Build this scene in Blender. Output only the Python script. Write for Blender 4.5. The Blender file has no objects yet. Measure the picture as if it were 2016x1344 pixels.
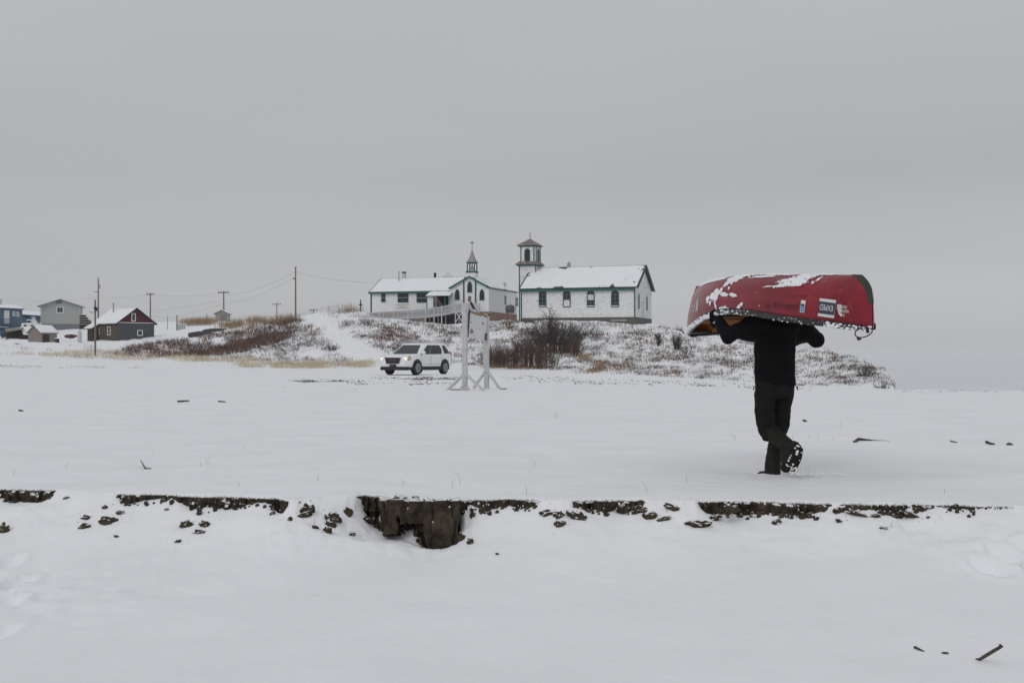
import bpy, bmesh, math, random
import numpy as np
from mathutils import Vector, Matrix, noise as mnoise

R = math.radians
random.seed(7)
rng = np.random.default_rng(11)
scn = bpy.context.scene
COL = scn.collection

# ---------------------------------------------------------------- camera, sky, sun, exposure
F, EYE, CX, HY = 2400.0, 1.2, 1008.0, 697.0        # focal length in photo pixels, eye height, centre column, horizon row
cam = bpy.data.cameras.new('camera')
cam.sensor_width = 36.0
cam.lens = F / 2016 * 36
cam.shift_y = 25.0 / 2016
cam.clip_start, cam.clip_end = 0.1, 9000
cam_o = bpy.data.objects.new('camera', cam)
cam_o.location = (0, 0, EYE)
cam_o.rotation_euler = (R(90), 0, 0)
COL.objects.link(cam_o)
scn.camera = cam_o

w = bpy.data.worlds.new('World')
scn.world = w
w.use_nodes = True
nt = w.node_tree
nt.nodes.clear()
out = nt.nodes.new('ShaderNodeOutputWorld')
bg = nt.nodes.new('ShaderNodeBackground')
sky = nt.nodes.new('ShaderNodeTexSky')
sky.sky_type = 'NISHITA'
sky.sun_disc = False
sky.sun_elevation = R(40)
sky.sun_rotation = R(150)
hs = nt.nodes.new('ShaderNodeHueSaturation')         # the blue sky is hidden behind the cloud deck
hs.inputs['Saturation'].default_value = 0.0
hs.inputs['Value'].default_value = 0.008
tc = nt.nodes.new('ShaderNodeTexCoord')
sep = nt.nodes.new('ShaderNodeSeparateXYZ')
rmp = nt.nodes.new('ShaderNodeValToRGB')             # overcast luminance: even grey, a little paler overhead
rmp.color_ramp.elements[0].position = 0.0
rmp.color_ramp.elements[0].color = (0.390, 0.397, 0.411, 1)
rmp.color_ramp.elements[1].position = 1.0
rmp.color_ramp.elements[1].color = (0.49, 0.502, 0.525, 1)
for ps, cc in ((0.05, (0.420, 0.427, 0.439)), (0.14, (0.372, 0.380, 0.395)), (0.28, (0.437, 0.447, 0.463))):
    e = rmp.color_ramp.elements.new(ps)
    e.color = cc + (1,)
mp = nt.nodes.new('ShaderNodeMapping')
mp.inputs['Scale'].default_value = (1.0, 1.0, 5.0)
cl = nt.nodes.new('ShaderNodeTexNoise')
cl.inputs['Scale'].default_value = 1.7
cl.inputs['Detail'].default_value = 5
cl.inputs['Roughness'].default_value = 0.5
mr = nt.nodes.new('ShaderNodeMapRange')
mr.inputs['From Min'].default_value = 0.25
mr.inputs['From Max'].default_value = 0.75
mr.inputs['To Min'].default_value = 0.95
mr.inputs['To Max'].default_value = 1.05
side = nt.nodes.new('ShaderNodeMath')              # the cloud deck is a little thinner towards the right
side.operation = 'MULTIPLY_ADD'
lowz = nt.nodes.new('ShaderNodeMapRange')
lowz.inputs['From Min'].default_value = 0.0
lowz.inputs['From Max'].default_value = 0.14
lowz.inputs['To Min'].default_value = 0.27
lowz.inputs['To Max'].default_value = 0.0
sm_ = nt.nodes.new('ShaderNodeMath')
sm_.operation = 'MULTIPLY'
mul = nt.nodes.new('ShaderNodeVectorMath')
mul.operation = 'SCALE'
add = nt.nodes.new('ShaderNodeVectorMath')
add.operation = 'ADD'
L = nt.links.new
L(tc.outputs['Generated'], sep.inputs[0])
L(sep.outputs['Z'], rmp.inputs[0])
L(tc.outputs['Generated'], mp.inputs[0])
L(mp.outputs[0], cl.inputs['Vector'])
L(cl.outputs['Fac'], mr.inputs['Value'])
L(rmp.outputs[0], mul.inputs[0])
L(sep.outputs['X'], side.inputs[0])
L(sep.outputs['Z'], lowz.inputs['Value'])
L(lowz.outputs[0], side.inputs[1])
side.inputs[2].default_value = 1.0
L(side.outputs[0], sm_.inputs[0])
L(mr.outputs[0], sm_.inputs[1])
L(sm_.outputs[0], mul.inputs['Scale'])
L(sky.outputs[0], hs.inputs['Color'])
L(hs.outputs[0], add.inputs[0])
L(mul.outputs[0], add.inputs[1])
L(add.outputs[0], bg.inputs['Color'])
L(bg.outputs[0], out.inputs['Surface'])

sun = bpy.data.lights.new('sun', 'SUN')
sun.energy = 0.66
sun.angle = R(35)
sun.color = (1.0, 0.985, 0.96)
sun_o = bpy.data.objects.new('sun', sun)
sun_o.rotation_euler = (R(50), 0, R(150 - 180))
COL.objects.link(sun_o)

scn.view_settings.view_transform = 'Standard'
scn.view_settings.look = 'None'
scn.view_settings.exposure = 0.0
scn.view_settings.gamma = 1.0
scn.view_settings.use_curve_mapping = False
scn.cycles.max_bounces = 6
scn.cycles.volume_bounces = 2

# ---------------------------------------------------------------- materials
MATS = {}
def mat(name, col, rough=0.8, var=0.18, scale=4.0, bump=0.0, bscale=40.0, metal=0.0, spec=0.4, stretch=None, second=None, thresh=(0.5, 0.6), coat=0.0):
    if name in MATS:
        return MATS[name]
    m = bpy.data.materials.new(name)
    m.use_nodes = True
    t = m.node_tree
    b = t.nodes['Principled BSDF']
    b.inputs['Roughness'].default_value = rough
    b.inputs['Metallic'].default_value = metal
    b.inputs['Specular IOR Level'].default_value = spec
    b.inputs['Coat Weight'].default_value = coat
    c = t.nodes.new('ShaderNodeTexCoord')
    v = c.outputs['Object']
    if stretch:
        q = t.nodes.new('ShaderNodeMapping')
        q.inputs['Scale'].default_value = stretch
        t.links.new(v, q.inputs[0])
        v = q.outputs[0]
    n = t.nodes.new('ShaderNodeTexNoise')
    n.inputs['Scale'].default_value = scale
    n.inputs['Detail'].default_value = 6
    n.inputs['Roughness'].default_value = 0.62
    t.links.new(v, n.inputs['Vector'])
    r = t.nodes.new('ShaderNodeValToRGB')
    r.color_ramp.elements[0].position = 0.3
    r.color_ramp.elements[1].position = 0.7
    r.color_ramp.elements[0].color = tuple(max(0, x * (1 - var)) for x in col) + (1,)
    r.color_ramp.elements[1].color = tuple(min(1, x * (1 + var)) for x in col) + (1,)
    t.links.new(n.outputs['Fac'], r.inputs[0])
    o = r.outputs[0]
    if second is not None:
        n2 = t.nodes.new('ShaderNodeTexNoise')
        n2.inputs['Scale'].default_value = scale * 2.3
        n2.inputs['Detail'].default_value = 8
        n2.inputs['Roughness'].default_value = 0.7
        q2 = t.nodes.new('ShaderNodeMapping')
        q2.inputs['Location'].default_value = (7.3, 2.1, 4.4)
        t.links.new(v, q2.inputs[0])
        t.links.new(q2.outputs[0], n2.inputs['Vector'])
        r2 = t.nodes.new('ShaderNodeValToRGB')
        r2.color_ramp.elements[0].position = thresh[0]
        r2.color_ramp.elements[1].position = thresh[1]
        t.links.new(n2.outputs['Fac'], r2.inputs[0])
        mx = t.nodes.new('ShaderNodeMix')
        mx.data_type = 'RGBA'
        t.links.new(r2.outputs[0], mx.inputs[0])
        t.links.new(o, mx.inputs[6])
        mx.inputs[7].default_value = tuple(second) + (1,)
        o = mx.outputs[2]
    t.links.new(o, b.inputs['Base Color'])
    if bump:
        nb = t.nodes.new('ShaderNodeTexNoise')
        nb.inputs['Scale'].default_value = bscale
        nb.inputs['Detail'].default_value = 5
        t.links.new(v, nb.inputs['Vector'])
        bp = t.nodes.new('ShaderNodeBump')
        bp.inputs['Strength'].default_value = bump
        bp.inputs['Distance'].default_value = 0.02
        t.links.new(nb.outputs['Fac'], bp.inputs['Height'])
        t.links.new(bp.outputs[0], b.inputs['Normal'])
    MATS[name] = m
    return m

def emit_mat(name, col, strength):
    m = bpy.data.materials.new(name)
    m.use_nodes = True
    b = m.node_tree.nodes['Principled BSDF']
    b.inputs['Base Color'].default_value = tuple(col) + (1,)
    b.inputs['Emission Color'].default_value = tuple(col) + (1,)
    b.inputs['Emission Strength'].default_value = strength
    return m

def siding_mat(name, col, pitch, peel, thr, ledge=0.5):
    """painted clapboard: fine horizontal lap lines as relief, paint worn off to grey wood in patches"""
    m = mat(name, col, 0.75, 0.05, 0.6, second=peel, thresh=thr, stretch=(1.6, 1.6, 7.0))
    t = m.node_tree
    b = t.nodes['Principled BSDF']
    c = t.nodes.new('ShaderNodeTexCoord')
    s = t.nodes.new('ShaderNodeSeparateXYZ')
    t.links.new(c.outputs['Object'], s.inputs[0])
    d = t.nodes.new('ShaderNodeMath'); d.operation = 'DIVIDE'; d.inputs[1].default_value = pitch
    f = t.nodes.new('ShaderNodeMath'); f.operation = 'FRACT'
    t.links.new(s.outputs['Z'], d.inputs[0]); t.links.new(d.outputs[0], f.inputs[0])
    bp = t.nodes.new('ShaderNodeBump')
    bp.inputs['Strength'].default_value = ledge
    bp.inputs['Distance'].default_value = 0.03
    bp.invert = True
    t.links.new(f.outputs[0], bp.inputs['Height'])
    t.links.new(bp.outputs[0], b.inputs['Normal'])
    return m

def snow_mat(name, col, stretch, bump, lum=0.03):
    m = mat(name, col, 0.65, lum, 0.9, spec=0.25, stretch=stretch)
    t = m.node_tree
    b = t.nodes['Principled BSDF']
    c = t.nodes.new('ShaderNodeTexCoord')
    q = t.nodes.new('ShaderNodeMapping')
    q.inputs['Scale'].default_value = stretch
    t.links.new(c.outputs['Object'], q.inputs[0])
    prev = None
    for sc, st, ds in ((2.2, bump, 0.05), (9.0, bump * 0.8, 0.015), (60.0, bump * 0.7, 0.004)):
        n = t.nodes.new('ShaderNodeTexNoise')
        n.inputs['Scale'].default_value = sc
        n.inputs['Detail'].default_value = 4
        t.links.new(q.outputs[0], n.inputs['Vector'])
        bp = t.nodes.new('ShaderNodeBump')
        bp.inputs['Strength'].default_value = st
        bp.inputs['Distance'].default_value = ds
        t.links.new(n.outputs['Fac'], bp.inputs['Height'])
        if prev:
            t.links.new(prev.outputs[0], bp.inputs['Normal'])
        prev = bp
    t.links.new(prev.outputs[0], b.inputs['Normal'])
    return m

SNOW = snow_mat('snow', (0.85, 0.86, 0.883), (0.75, 1.25, 1.0), 0.8, 0.045)
SNOW2 = snow_mat('fresh_snow', (0.855, 0.866, 0.888), (1, 1, 1), 0.5, 0.03)
EARTH = mat('frozen_earth', (0.056, 0.044, 0.031), 0.95, 0.55, 7.0, 0.9, 38.0, spec=0.12, second=(0.10, 0.083, 0.062), thresh=(0.52, 0.72))

EARTHF = mat('bank_earth', (0.054, 0.042, 0.030), 0.95, 0.6, 9.0, 1.0, 45.0, spec=0.15, second=(0.60, 0.60, 0.60), thresh=(0.66, 0.69))

def snow_on_top(m, lo, hi):
    """blown snow caught on the upward faces of rough soil"""
    t = m.node_tree
    b = t.nodes['Principled BSDF']
    src = b.inputs['Base Color'].links[0].from_socket
    g = t.nodes.new('ShaderNodeNewGeometry'); s = t.nodes.new('ShaderNodeSeparateXYZ')
    t.links.new(g.outputs['True Normal'], s.inputs[0])
    n = t.nodes.new('ShaderNodeTexNoise'); n.inputs['Scale'].default_value = 30; n.inputs['Detail'].default_value = 4
    t.links.new(g.outputs['Position'], n.inputs['Vector'])
    ad = t.nodes.new('ShaderNodeMath'); ad.operation = 'ADD'
    t.links.new(s.outputs['Z'], ad.inputs[0]); t.links.new(n.outputs['Fac'], ad.inputs[1])
    r = t.nodes.new('ShaderNodeMapRange'); r.inputs['From Min'].default_value = lo; r.inputs['From Max'].default_value = hi
    t.links.new(ad.outputs[0], r.inputs['Value'])
    mx = t.nodes.new('ShaderNodeMix'); mx.data_type = 'RGBA'
    t.links.new(r.outputs[0], mx.inputs[0]); t.links.new(src, mx.inputs[6]); mx.inputs[7].default_value = (0.84, 0.85, 0.87, 1)
    t.links.new(mx.outputs[2], b.inputs['Base Color'])
snow_on_top(EARTH, 1.30, 1.36)
snow_on_top(EARTHF, 1.22, 1.30)

# ---------------------------------------------------------------- object helpers
def link(o, parent=None):
    COL.objects.link(o)
    if parent is not None:
        o.parent = parent
    return o

def tag(o, label=None, cat=None, group=None, kind=None):
    if label: o['label'] = label
    if cat: o['category'] = cat
    if group: o['group'] = group
    if kind: o['kind'] = kind
    return o

def thing(name, label, cat, loc=(0, 0, 0), rz=0.0, group=None):
    o = bpy.data.objects.new(name, None)
    o.empty_display_size = 0.2
    o.location = loc
    o.rotation_euler = (0, 0, rz)
    link(o)
    return tag(o, label, cat, group)

class MB:
    """collects faces for ONE mesh"""
    def __init__(s):
        s.v, s.f, s.m = [], [], []
    def face(s, pts, mi=0):
        i = len(s.v)
        s.v.extend([tuple(p) for p in pts])
        s.f.append(tuple(range(i, i + len(pts)))); s.m.append(mi)
        return s
    def mesh(s, vs, fs, mi=0):
        i = len(s.v)
        s.v.extend([tuple(p) for p in vs])
        for f in fs:
            s.f.append(tuple(i + k for k in f)); s.m.append(mi)
        return s
    def box(s, x0, x1, y0, y1, z0, z1, mi=0):
        vs = [(x0, y0, z0), (x1, y0, z0), (x1, y1, z0), (x0, y1, z0), (x0, y0, z1), (x1, y0, z1), (x1, y1, z1), (x0, y1, z1)]
        return s.mesh(vs, [(0, 3, 2, 1), (4, 5, 6, 7), (0, 1, 5, 4), (1, 2, 6, 5), (2, 3, 7, 6), (3, 0, 4, 7)], mi)
    def beam(s, a, b, wd, ht=None, up=(0, 0, 1), mi=0):
        a, b = Vector(a), Vector(b); ht = ht or wd
        d = (b - a).normalized(); u = Vector(up)
        if abs(d.dot(u)) > 0.98: u = Vector((1, 0, 0))
        sd = d.cross(u).normalized() * wd / 2; uu = sd.cross(d).normalized() * ht / 2
        vs = [a - sd - uu, a + sd - uu, a + sd + uu, a - sd + uu, b - sd - uu, b + sd - uu, b + sd + uu, b - sd + uu]
        return s.mesh(vs, [(0, 3, 2, 1), (4, 5, 6, 7), (0, 1, 5, 4), (1, 2, 6, 5), (2, 3, 7, 6), (3, 0, 4, 7)], mi)
    def tube(s, pts, r, n=8, cap=True, mi=0):
        pts = [Vector(p) for p in pts]
        rs = r if isinstance(r, (list, tuple)) else [r] * len(pts)
        vs, fs = [], []
        ref = None
        for i, p in enumerate(pts):
            d = (pts[min(i + 1, len(pts) - 1)] - pts[max(i - 1, 0)]).normalized()
            if ref is None:
                ref = Vector((0, 0, 1)) if abs(d.z) < 0.9 else Vector((1, 0, 0))
            a = d.cross(ref).normalized(); b = a.cross(d).normalized(); ref = b
            for k in range(n):
                t = 2 * math.pi * k / n
                vs.append(p + (a * math.cos(t) + b * math.sin(t)) * rs[i])
        for i in range(len(pts) - 1):
            for k in range(n):
                k2 = (k + 1) % n
                fs.append((i * n + k, i * n + k2, (i + 1) * n + k2, (i + 1) * n + k))
        if cap:
            fs.append(tuple(range(n - 1, -1, -1)))
            fs.append(tuple(range((len(pts) - 1) * n, len(pts) * n)))
        return s.mesh(vs, fs, mi)
    def prism(s, poly, y0, y1, mi=0, axis='y'):
        """poly in (x,z) extruded along y (axis 'y'), or in (y,z) along x (axis 'x')"""
        n = len(poly)
        if axis == 'y':
            vs = [(p[0], y0, p[1]) for p in poly] + [(p[0], y1, p[1]) for p in poly]
        elif axis == 'x':
            vs = [(y0, p[0], p[1]) for p in poly] + [(y1, p[0], p[1]) for p in poly]
        else:
            vs = [(p[0], p[1], y0) for p in poly] + [(p[0], p[1], y1) for p in poly]
        fs = [tuple(range(n)), tuple(range(2 * n - 1, n - 1, -1))] + [(i, i + n, (i + 1) % n + n, (i + 1) % n) for i in range(n)]
        return s.mesh(vs, fs, mi)
    def build(s, name, mats, parent=None, smooth=False, fix=True, bevel=0.0):
        me = bpy.data.meshes.new(name)
        me.from_pydata(s.v, [], s.f)
        mats = mats if isinstance(mats, (list, tuple)) else [mats]
        for m in mats: me.materials.append(m)
        if len(mats) > 1: me.polygons.foreach_set('material_index', s.m)
        if fix and len(s.f) < 60000:
            bm = bmesh.new(); bm.from_mesh(me)
            bmesh.ops.recalc_face_normals(bm, faces=bm.faces)
            bm.to_mesh(me); bm.free()
        if smooth: me.polygons.foreach_set('use_smooth', [True] * len(me.polygons))
        o = link(bpy.data.objects.new(name, me), parent)
        if bevel:
            b = o.modifiers.new('bevel', 'BEVEL'); b.width = bevel; b.segments = 2; b.limit_method = 'ANGLE'
        return o

def grid_mesh(name, X, Y, Z, material, smooth=True, parent=None):
    h, wd = X.shape
    v = np.stack([X, Y, Z], -1).reshape(-1, 3)
    i = np.arange(h * wd).reshape(h, wd)
    f = np.stack([i[:-1, :-1], i[:-1, 1:], i[1:, 1:], i[1:, :-1]], -1).reshape(-1, 4)
    me = bpy.data.meshes.new(name)
    me.vertices.add(len(v)); me.vertices.foreach_set('co', v.astype(np.float32).ravel())
    me.loops.add(f.size); me.loops.foreach_set('vertex_index', f.ravel().astype(np.int32))
    me.polygons.add(len(f)); me.polygons.foreach_set('loop_start', np.arange(0, f.size, 4, dtype=np.int32))
    me.polygons.foreach_set('loop_total', np.full(len(f), 4, dtype=np.int32))
    me.update(calc_edges=True); me.validate()
    me.polygons.foreach_set('use_smooth', [smooth] * len(me.polygons))
    me.materials.append(material)
    return link(bpy.data.objects.new(name, me), parent)

# ---------------------------------------------------------------- noise
_perm = rng.random((256, 256))
def vnoise(x, y):
    x = np.asarray(x, float); y = np.asarray(y, float)
    xi = np.floor(x).astype(int); yi = np.floor(y).astype(int)
    fx = x - xi; fy = y - yi
    fx = fx * fx * (3 - 2 * fx); fy = fy * fy * (3 - 2 * fy)
    a = _perm[xi & 255, yi & 255]; b = _perm[(xi + 1) & 255, yi & 255]
    c = _perm[xi & 255, (yi + 1) & 255]; d = _perm[(xi + 1) & 255, (yi + 1) & 255]
    return ((a * (1 - fx) + b * fx) * (1 - fy) + (c * (1 - fx) + d * fx) * fy) * 2 - 1
def fbm(x, y, o=4, g=0.5):
    s = 0; a = 1.0; t = 0
    for k in range(o):
        s = s + a * vnoise(x * 2 ** k + 17.3 * k, y * 2 ** k + 5.1 * k); t += a; a *= g
    return s / t
def gblur(a, sig, axis):
    if sig <= 0: return a
    n = int(sig * 3) + 1
    k = np.exp(-0.5 * (np.arange(-n, n + 1) / sig) ** 2); k /= k.sum()
    return np.apply_along_axis(lambda q: np.convolve(np.pad(q, n, mode='edge'), k, 'valid'), axis, a)

def P(px, py, d):
    """world point at depth d that the photograph shows at (px, py)"""
    return Vector(((px - CX) * d / F, d, EYE + (HY - py) * d / F))

# ---------------------------------------------------------------- upper snow field, hill
COLS = {
 -400: [(40, 769), (80, 722), (97, 703), (101, 699), (106, 702), (165, 676), (270, 652), (450, 648)],
 0:    [(40, 769), (80, 722), (97, 704), (101, 700), (106, 702), (165, 673), (270, 649), (450, 646)],
 130:  [(40, 769), (80, 723), (97, 706), (101, 703), (106, 704), (165, 673), (270, 648), (450, 646)],
 230:  [(40, 769), (80, 724), (99, 709), (102, 706), (107, 704), (165, 671), (270, 645), (450, 642)],
 330:  [(40, 769), (80, 725), (100, 711), (103, 708), (108, 704), (130, 690), (165, 668), (220, 640), (270, 634), (450, 632)],
 420:  [(40, 769), (80, 726), (101, 713), (104, 709), (108, 705), (130, 680), (165, 652), (210, 631), (270, 631), (450, 640)],
 500:  [(40, 769), (80, 728), (100, 720), (103, 718), (106, 715), (120, 692), (140, 660), (165, 642), (195, 630), (240, 640), (450, 655)],
 580:  [(40, 769), (80, 729), (100, 721), (103, 719), (116, 692), (130, 660), (150, 632), (170, 626), (200, 640), (450, 660)],
 640:  [(40, 769), (78, 731), (98, 721), (106, 708), (122, 668), (138, 635), (152, 618), (165, 612), (185, 614), (220, 640), (450, 665)],
 700:  [(40, 769), (66, 738), (76, 732), (94, 722), (102, 708), (118, 664), (132, 634), (150, 614), (165, 609), (185, 616), (230, 650), (450, 670)],
 725:  [(40, 769), (66, 738), (75, 733), (90, 722), (100, 702), (116, 662), (130, 632), (140, 624), (165, 622), (185, 630), (230, 655), (450, 670)],
 880:  [(40, 769), (66, 737), (75, 733), (84, 727), (102, 688), (118, 657), (130, 643), (137, 639), (143, 634), (170, 632), (230, 665), (450, 690)],
 1000: [(40, 769), (62, 741), (72, 736), (78, 730), (98, 692), (118, 648), (128, 634), (140, 630), (160, 632), (220, 670), (450, 700)],
 1120: [(40, 769), (64, 742), (72, 735), (92, 694), (112, 652), (124, 637), (134, 634), (155, 634), (210, 690), (450, 900)],
 1290: [(40, 769), (57, 747), (64, 740), (84, 702), (108, 658), (122, 641), (130, 637), (146, 638), (170, 650), (200, 700), (300, 900)],
 1400: [(40, 769), (51, 753), (58, 745), (74, 714), (94, 674), (110, 650), (126, 652), (150, 690), (200, 800), (300, 950)],
 1500: [(40, 769), (47, 759), (54, 748), (68, 717), (84, 686), (97, 667), (112, 690), (150, 900), (220, 1000)],
 1620: [(40, 769), (44, 764), (49, 752), (57, 720), (66, 694), (74, 681), (84, 700), (115, 940), (220, 1000)],
 1700: [(40, 769), (43, 766), (47, 750), (54, 724), (61, 705), (66, 712), (76, 780), (100, 990), (220, 1000)],
 1745: [(40, 769), (42.5, 767), (45.5, 757), (50, 738), (54, 726), (58, 740), (68, 880), (90, 1030), (220, 1000)],
 1760: [(40, 769), (42.3, 767), (44.5, 761), (47.5, 750), (50, 744), (53, 760), (62, 900), (90, 1030), (220, 1000)],
 1773: [(40, 769), (42, 767), (43.5, 770), (46, 800), (60, 1080), (100, 1000), (220, 900)],
 1860: [(39, 771), (40.5, 768), (42, 773), (45, 805), (60, 1110), (100, 1000), (220, 900)],
 2400: [(38, 773), (40, 768.5), (42, 776), (46, 830), (60, 1120), (100, 1000), (220, 900)],
}
WATER = -9.5
DG = np.arange(8.0, 451.0, 0.5)
UK = sorted(COLS)
_tab = []
for k in UK:
    dd = [d for d, y in COLS[k]]; zz = [max(WATER - 1.5, EYE + (HY - y) * d / F) for d, y in COLS[k]]
    z = np.interp(DG, [30.0] + dd, [0.0] + zz)
    sm = 3 if k < 1600 else 1.2
    zs = gblur(z, sm, 0)
    _tab.append(zs)
_tab = np.array(_tab)
UG = np.arange(-1500, 3500, 10.0)
ZT = np.array([np.interp(UG, UK, _tab[:, j]) for j in range(len(DG))])      # [depth, u]
_s1 = gblur(ZT, 2.5, 1)
wgt = np.clip((1640 - UG) / 80, 0, 1)[None, :]
ZT = _s1 * wgt + ZT * (1 - wgt)

def hill_amp(x, y, u):
    """how lumpy the ground is: smooth river flat, tussocky hillside"""
    base = np.clip((y - 43) / 14, 0, 1)
    foot = np.interp(u, [0, 500, 720, 1000, 1290, 1500, 1770], [100, 102, 95, 78, 64, 52, 43])
    return base * np.clip((y - foot) / 10 + 0.15, 0.12, 1)

def ground(x, y):
    x = np.asarray(x, float); y = np.asarray(y, float)
    u = CX + F * x / np.maximum(y, 1.0)
    fu = np.clip((u - UG[0]) / 10.0, 0, len(UG) - 1.001); fd = np.clip((y - DG[0]) / 0.5, 0, len(DG) - 1.001)
    iu = fu.astype(int); idd = fd.astype(int); a = fu - iu; b = fd - idd
    z = (ZT[idd, iu] * (1 - a) + ZT[idd, iu + 1] * a) * (1 - b) + (ZT[idd + 1, iu] * (1 - a) + ZT[idd + 1, iu + 1] * a) * b
    am = hill_amp(x, y, u)
    z = z + am * (0.30 * fbm(x * 0.22, y * 0.16, 3) + 0.13 * fbm(x * 1.1 + 9, y * 0.8, 3))
    flat = 1 - np.clip((y - 45) / 20, 0, 1)
    xr, yr_ = x * 0.93 + y * 0.36, y * 0.93 - x * 0.36
    z = z + flat * np.clip((y - 9.6) / 2.0, 0, 1) * (0.040 * fbm(xr * 0.35, yr_ * 0.75, 3) + 0.028 * fbm(xr * 1.4, yr_ * 2.6, 4))
    mid = np.clip((y - 45) / 15, 0, 1) * (1 - np.clip((y - 105) / 10, 0, 1))
    z = z + mid * 0.05 * fbm(x * 0.5, y * 0.5, 3)
    z = z + 0.05 * (0.2 + fbm(x * 5.0, y * 5.0, 3)) * np.exp(-((x - 2.35) / 0.7) ** 2 - ((y - 11.9) / 0.3) ** 2)      # snow scuffed by the walker
    berm = np.exp(-((y - 101) / 2.2) ** 2) * np.clip((720 - u) / 60, 0, 1)
    z = z + berm * (0.10 + 0.22 * np.abs(fbm(x * 0.9, y * 0.9, 3)))
    edge = np.exp(-((y - 40.3) / 1.0) ** 2) * np.clip((u - 1760) / 30, 0, 1)
    z = z + edge * 0.10 * (0.3 + fbm(x * 1.2, y * 0.6, 3))
    return z

# bank edge: the row where the upper snow breaks off, as seen along the picture
ET = np.array([(-900, 950), (-300, 955), (0, 961), (108, 962), (170, 966), (233, 970), (330, 971), (360, 974), (490, 977), (545, 978), (563, 982),
      (600, 983), (640, 977), (720, 972), (745, 974), (830, 982), (900, 983), (1000, 980), (1065, 983), (1130, 983), (1240, 983), (1320, 984),
      (1378, 985), (1440, 984), (1530, 986), (1632, 989), (1700, 990), (1800, 990), (1840, 991), (1920, 994), (1985, 995), (2100, 996), (2500, 1000), (3200, 1005)], float)
def edge_d(u):
    u = np.asarray(u, float)
    j = 1.6 * fbm(u * 0.035, u * 0 + 3.3, 3) + 1.3 * fbm(u * 0.16, u * 0 + 8.3, 2)
    return EYE * F / (np.interp(u, ET[:, 0], ET[:, 1]) + j - HY)
# row where the drifted snow below meets the bank face (above the edge row = face buried)
EB = np.array([(-900, 965), (-300, 972), (-80, 974), (0, 975), (20, 978), (45, 983), (90, 983), (100, 974), (110, 962), (118, 960), (225, 966), (234, 972), (248, 982),
      (258, 985), (275, 984), (300, 979), (350, 976), (356, 982), (362, 990), (385, 993), (420, 993), (440, 997), (470, 998), (488, 989), (500, 986), (540, 986), (546, 1006), (555, 1018),
      (562, 1012), (566, 983), (572, 976), (700, 968), (714, 972), (719, 1012), (724, 1027), (735, 1030), (750, 1045), (757, 1049), (775, 1046), (790, 1036), (815, 1033), (826, 1030),
      (832, 1079), (850, 1083), (865, 1081), (880, 1077), (896, 1075), (902, 1003), (910, 997), (925, 992), (945, 990), (963, 999), (985, 990), (1000, 993), (1006, 988), (1020, 995), (1045, 998),
      (1058, 989), (1064, 984), (1070, 981), (1122, 981), (1130, 986), (1140, 998), (1155, 1006), (1175, 1001), (1200, 999), (1215, 1006), (1235, 1004), (1248, 994), (1265, 988), (1285, 981), (1372, 981),
      (1379, 998), (1390, 1007), (1420, 1007), (1434, 1003), (1450, 1010), (1480, 1009), (1490, 1003), (1560, 1005), (1575, 1011), (1590, 1009), (1605, 1004), (1630, 996),
      (1636, 986), (1648, 985), (1656, 994), (1715, 999), (1735, 1002), (1750, 1008), (1768, 1012), (1778, 997), (1792, 986), (1800, 996), (1834, 997), (1838, 988), (1845, 994), (1880, 999),
      (1915, 1000), (1925, 996), (1960, 999), (1982, 998), (1992, 991), (2500, 994), (3200, 998)], float)

us = np.concatenate([np.arange(-1500, -240, 30), np.arange(-240, 2260, 6.0), np.arange(2260, 3500, 30)])
dr = np.concatenate([np.linspace(0, 1.2, 16)[1:], np.linspace(1.2, 6, 34)[1:], np.linspace(6, 30, 60)[1:]])
rows_far = np.concatenate([np.arange(40.5, 46, 0.25), np.arange(46, 140, 0.6), np.arange(140, 250, 1.5), np.arange(250, 451, 8.0)])
de = edge_d(us)
Xr, Yr, Zr = [], [], []
lip = [(-0.012, -0.030), (-0.022, -0.018), (-0.014, -0.005), (0.0, 0.003)]      # snow lip that hangs a little over the earth
for off, dz in lip:
    y = de + off; x = (us - CX) * de / F
    Xr.append(x); Yr.append(y); Zr.append(dz + 0.004 * fbm(x * 6, y * 0, 2))
for t in dr:
    s = t / 30.0
    y = de + (40.0 - de) * s
    x = (us - CX) * y / F
    Xr.append(x); Yr.append(y); Zr.append(ground(x, y) + 0.003 * np.exp(-t))
for d in rows_far:
    y = np.full_like(us, d); x = (us - CX) * d / F
    Xr.append(x); Yr.append(y); Zr.append(ground(x, y))
zl = Zr[-1]
for d, drop in ((520, 3), (700, 8), (1000, 18), (1600, 40)):
    y = np.full_like(us, float(d)); x = (us - CX) * d / F
    Xr.append(x); Yr.append(y); Zr.append(np.maximum(zl - drop, WATER - 1.5))
tag(grid_mesh('snow_field', np.array(Xr), np.array(Yr), np.array(Zr), SNOW), kind='structure')

# lower snow at the foot of the bank, where the photographer stands
xs = np.concatenate([np.linspace(-70, -5.6, 40)[:-1], np.arange(-5.6, 5.6, 0.02), np.linspace(5.6, 70, 40)])
_ud = np.arange(-6000, 8000, 2.0)
_dd = edge_d(_ud)
_xx = (_ud - CX) * _dd / F
u_of_x = lambda x: np.interp(x, _xx, _ud)
d_of_x = lambda x: np.interp(x, _xx, _dd)
_dsm = gblur(_dd, 22, 0)
ds_of_x = lambda x: np.interp(x, _xx, _dsm)
_xf = np.arange(-70, 70, 0.02)
_yb = np.interp(u_of_x(_xf), EB[:, 0], EB[:, 1]) 
_band = np.clip((_yb - np.interp(u_of_x(_xf), ET[:, 0], ET[:, 1])) / 14, 0.12, 1)
_yb = _yb + _band * (3.5 * fbm(_xf * 5, _xf * 0 + 1.7, 3) + 4.5 * fbm(_xf * 17, _xf * 0 + 4.7, 3)) + 0.8
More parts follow.
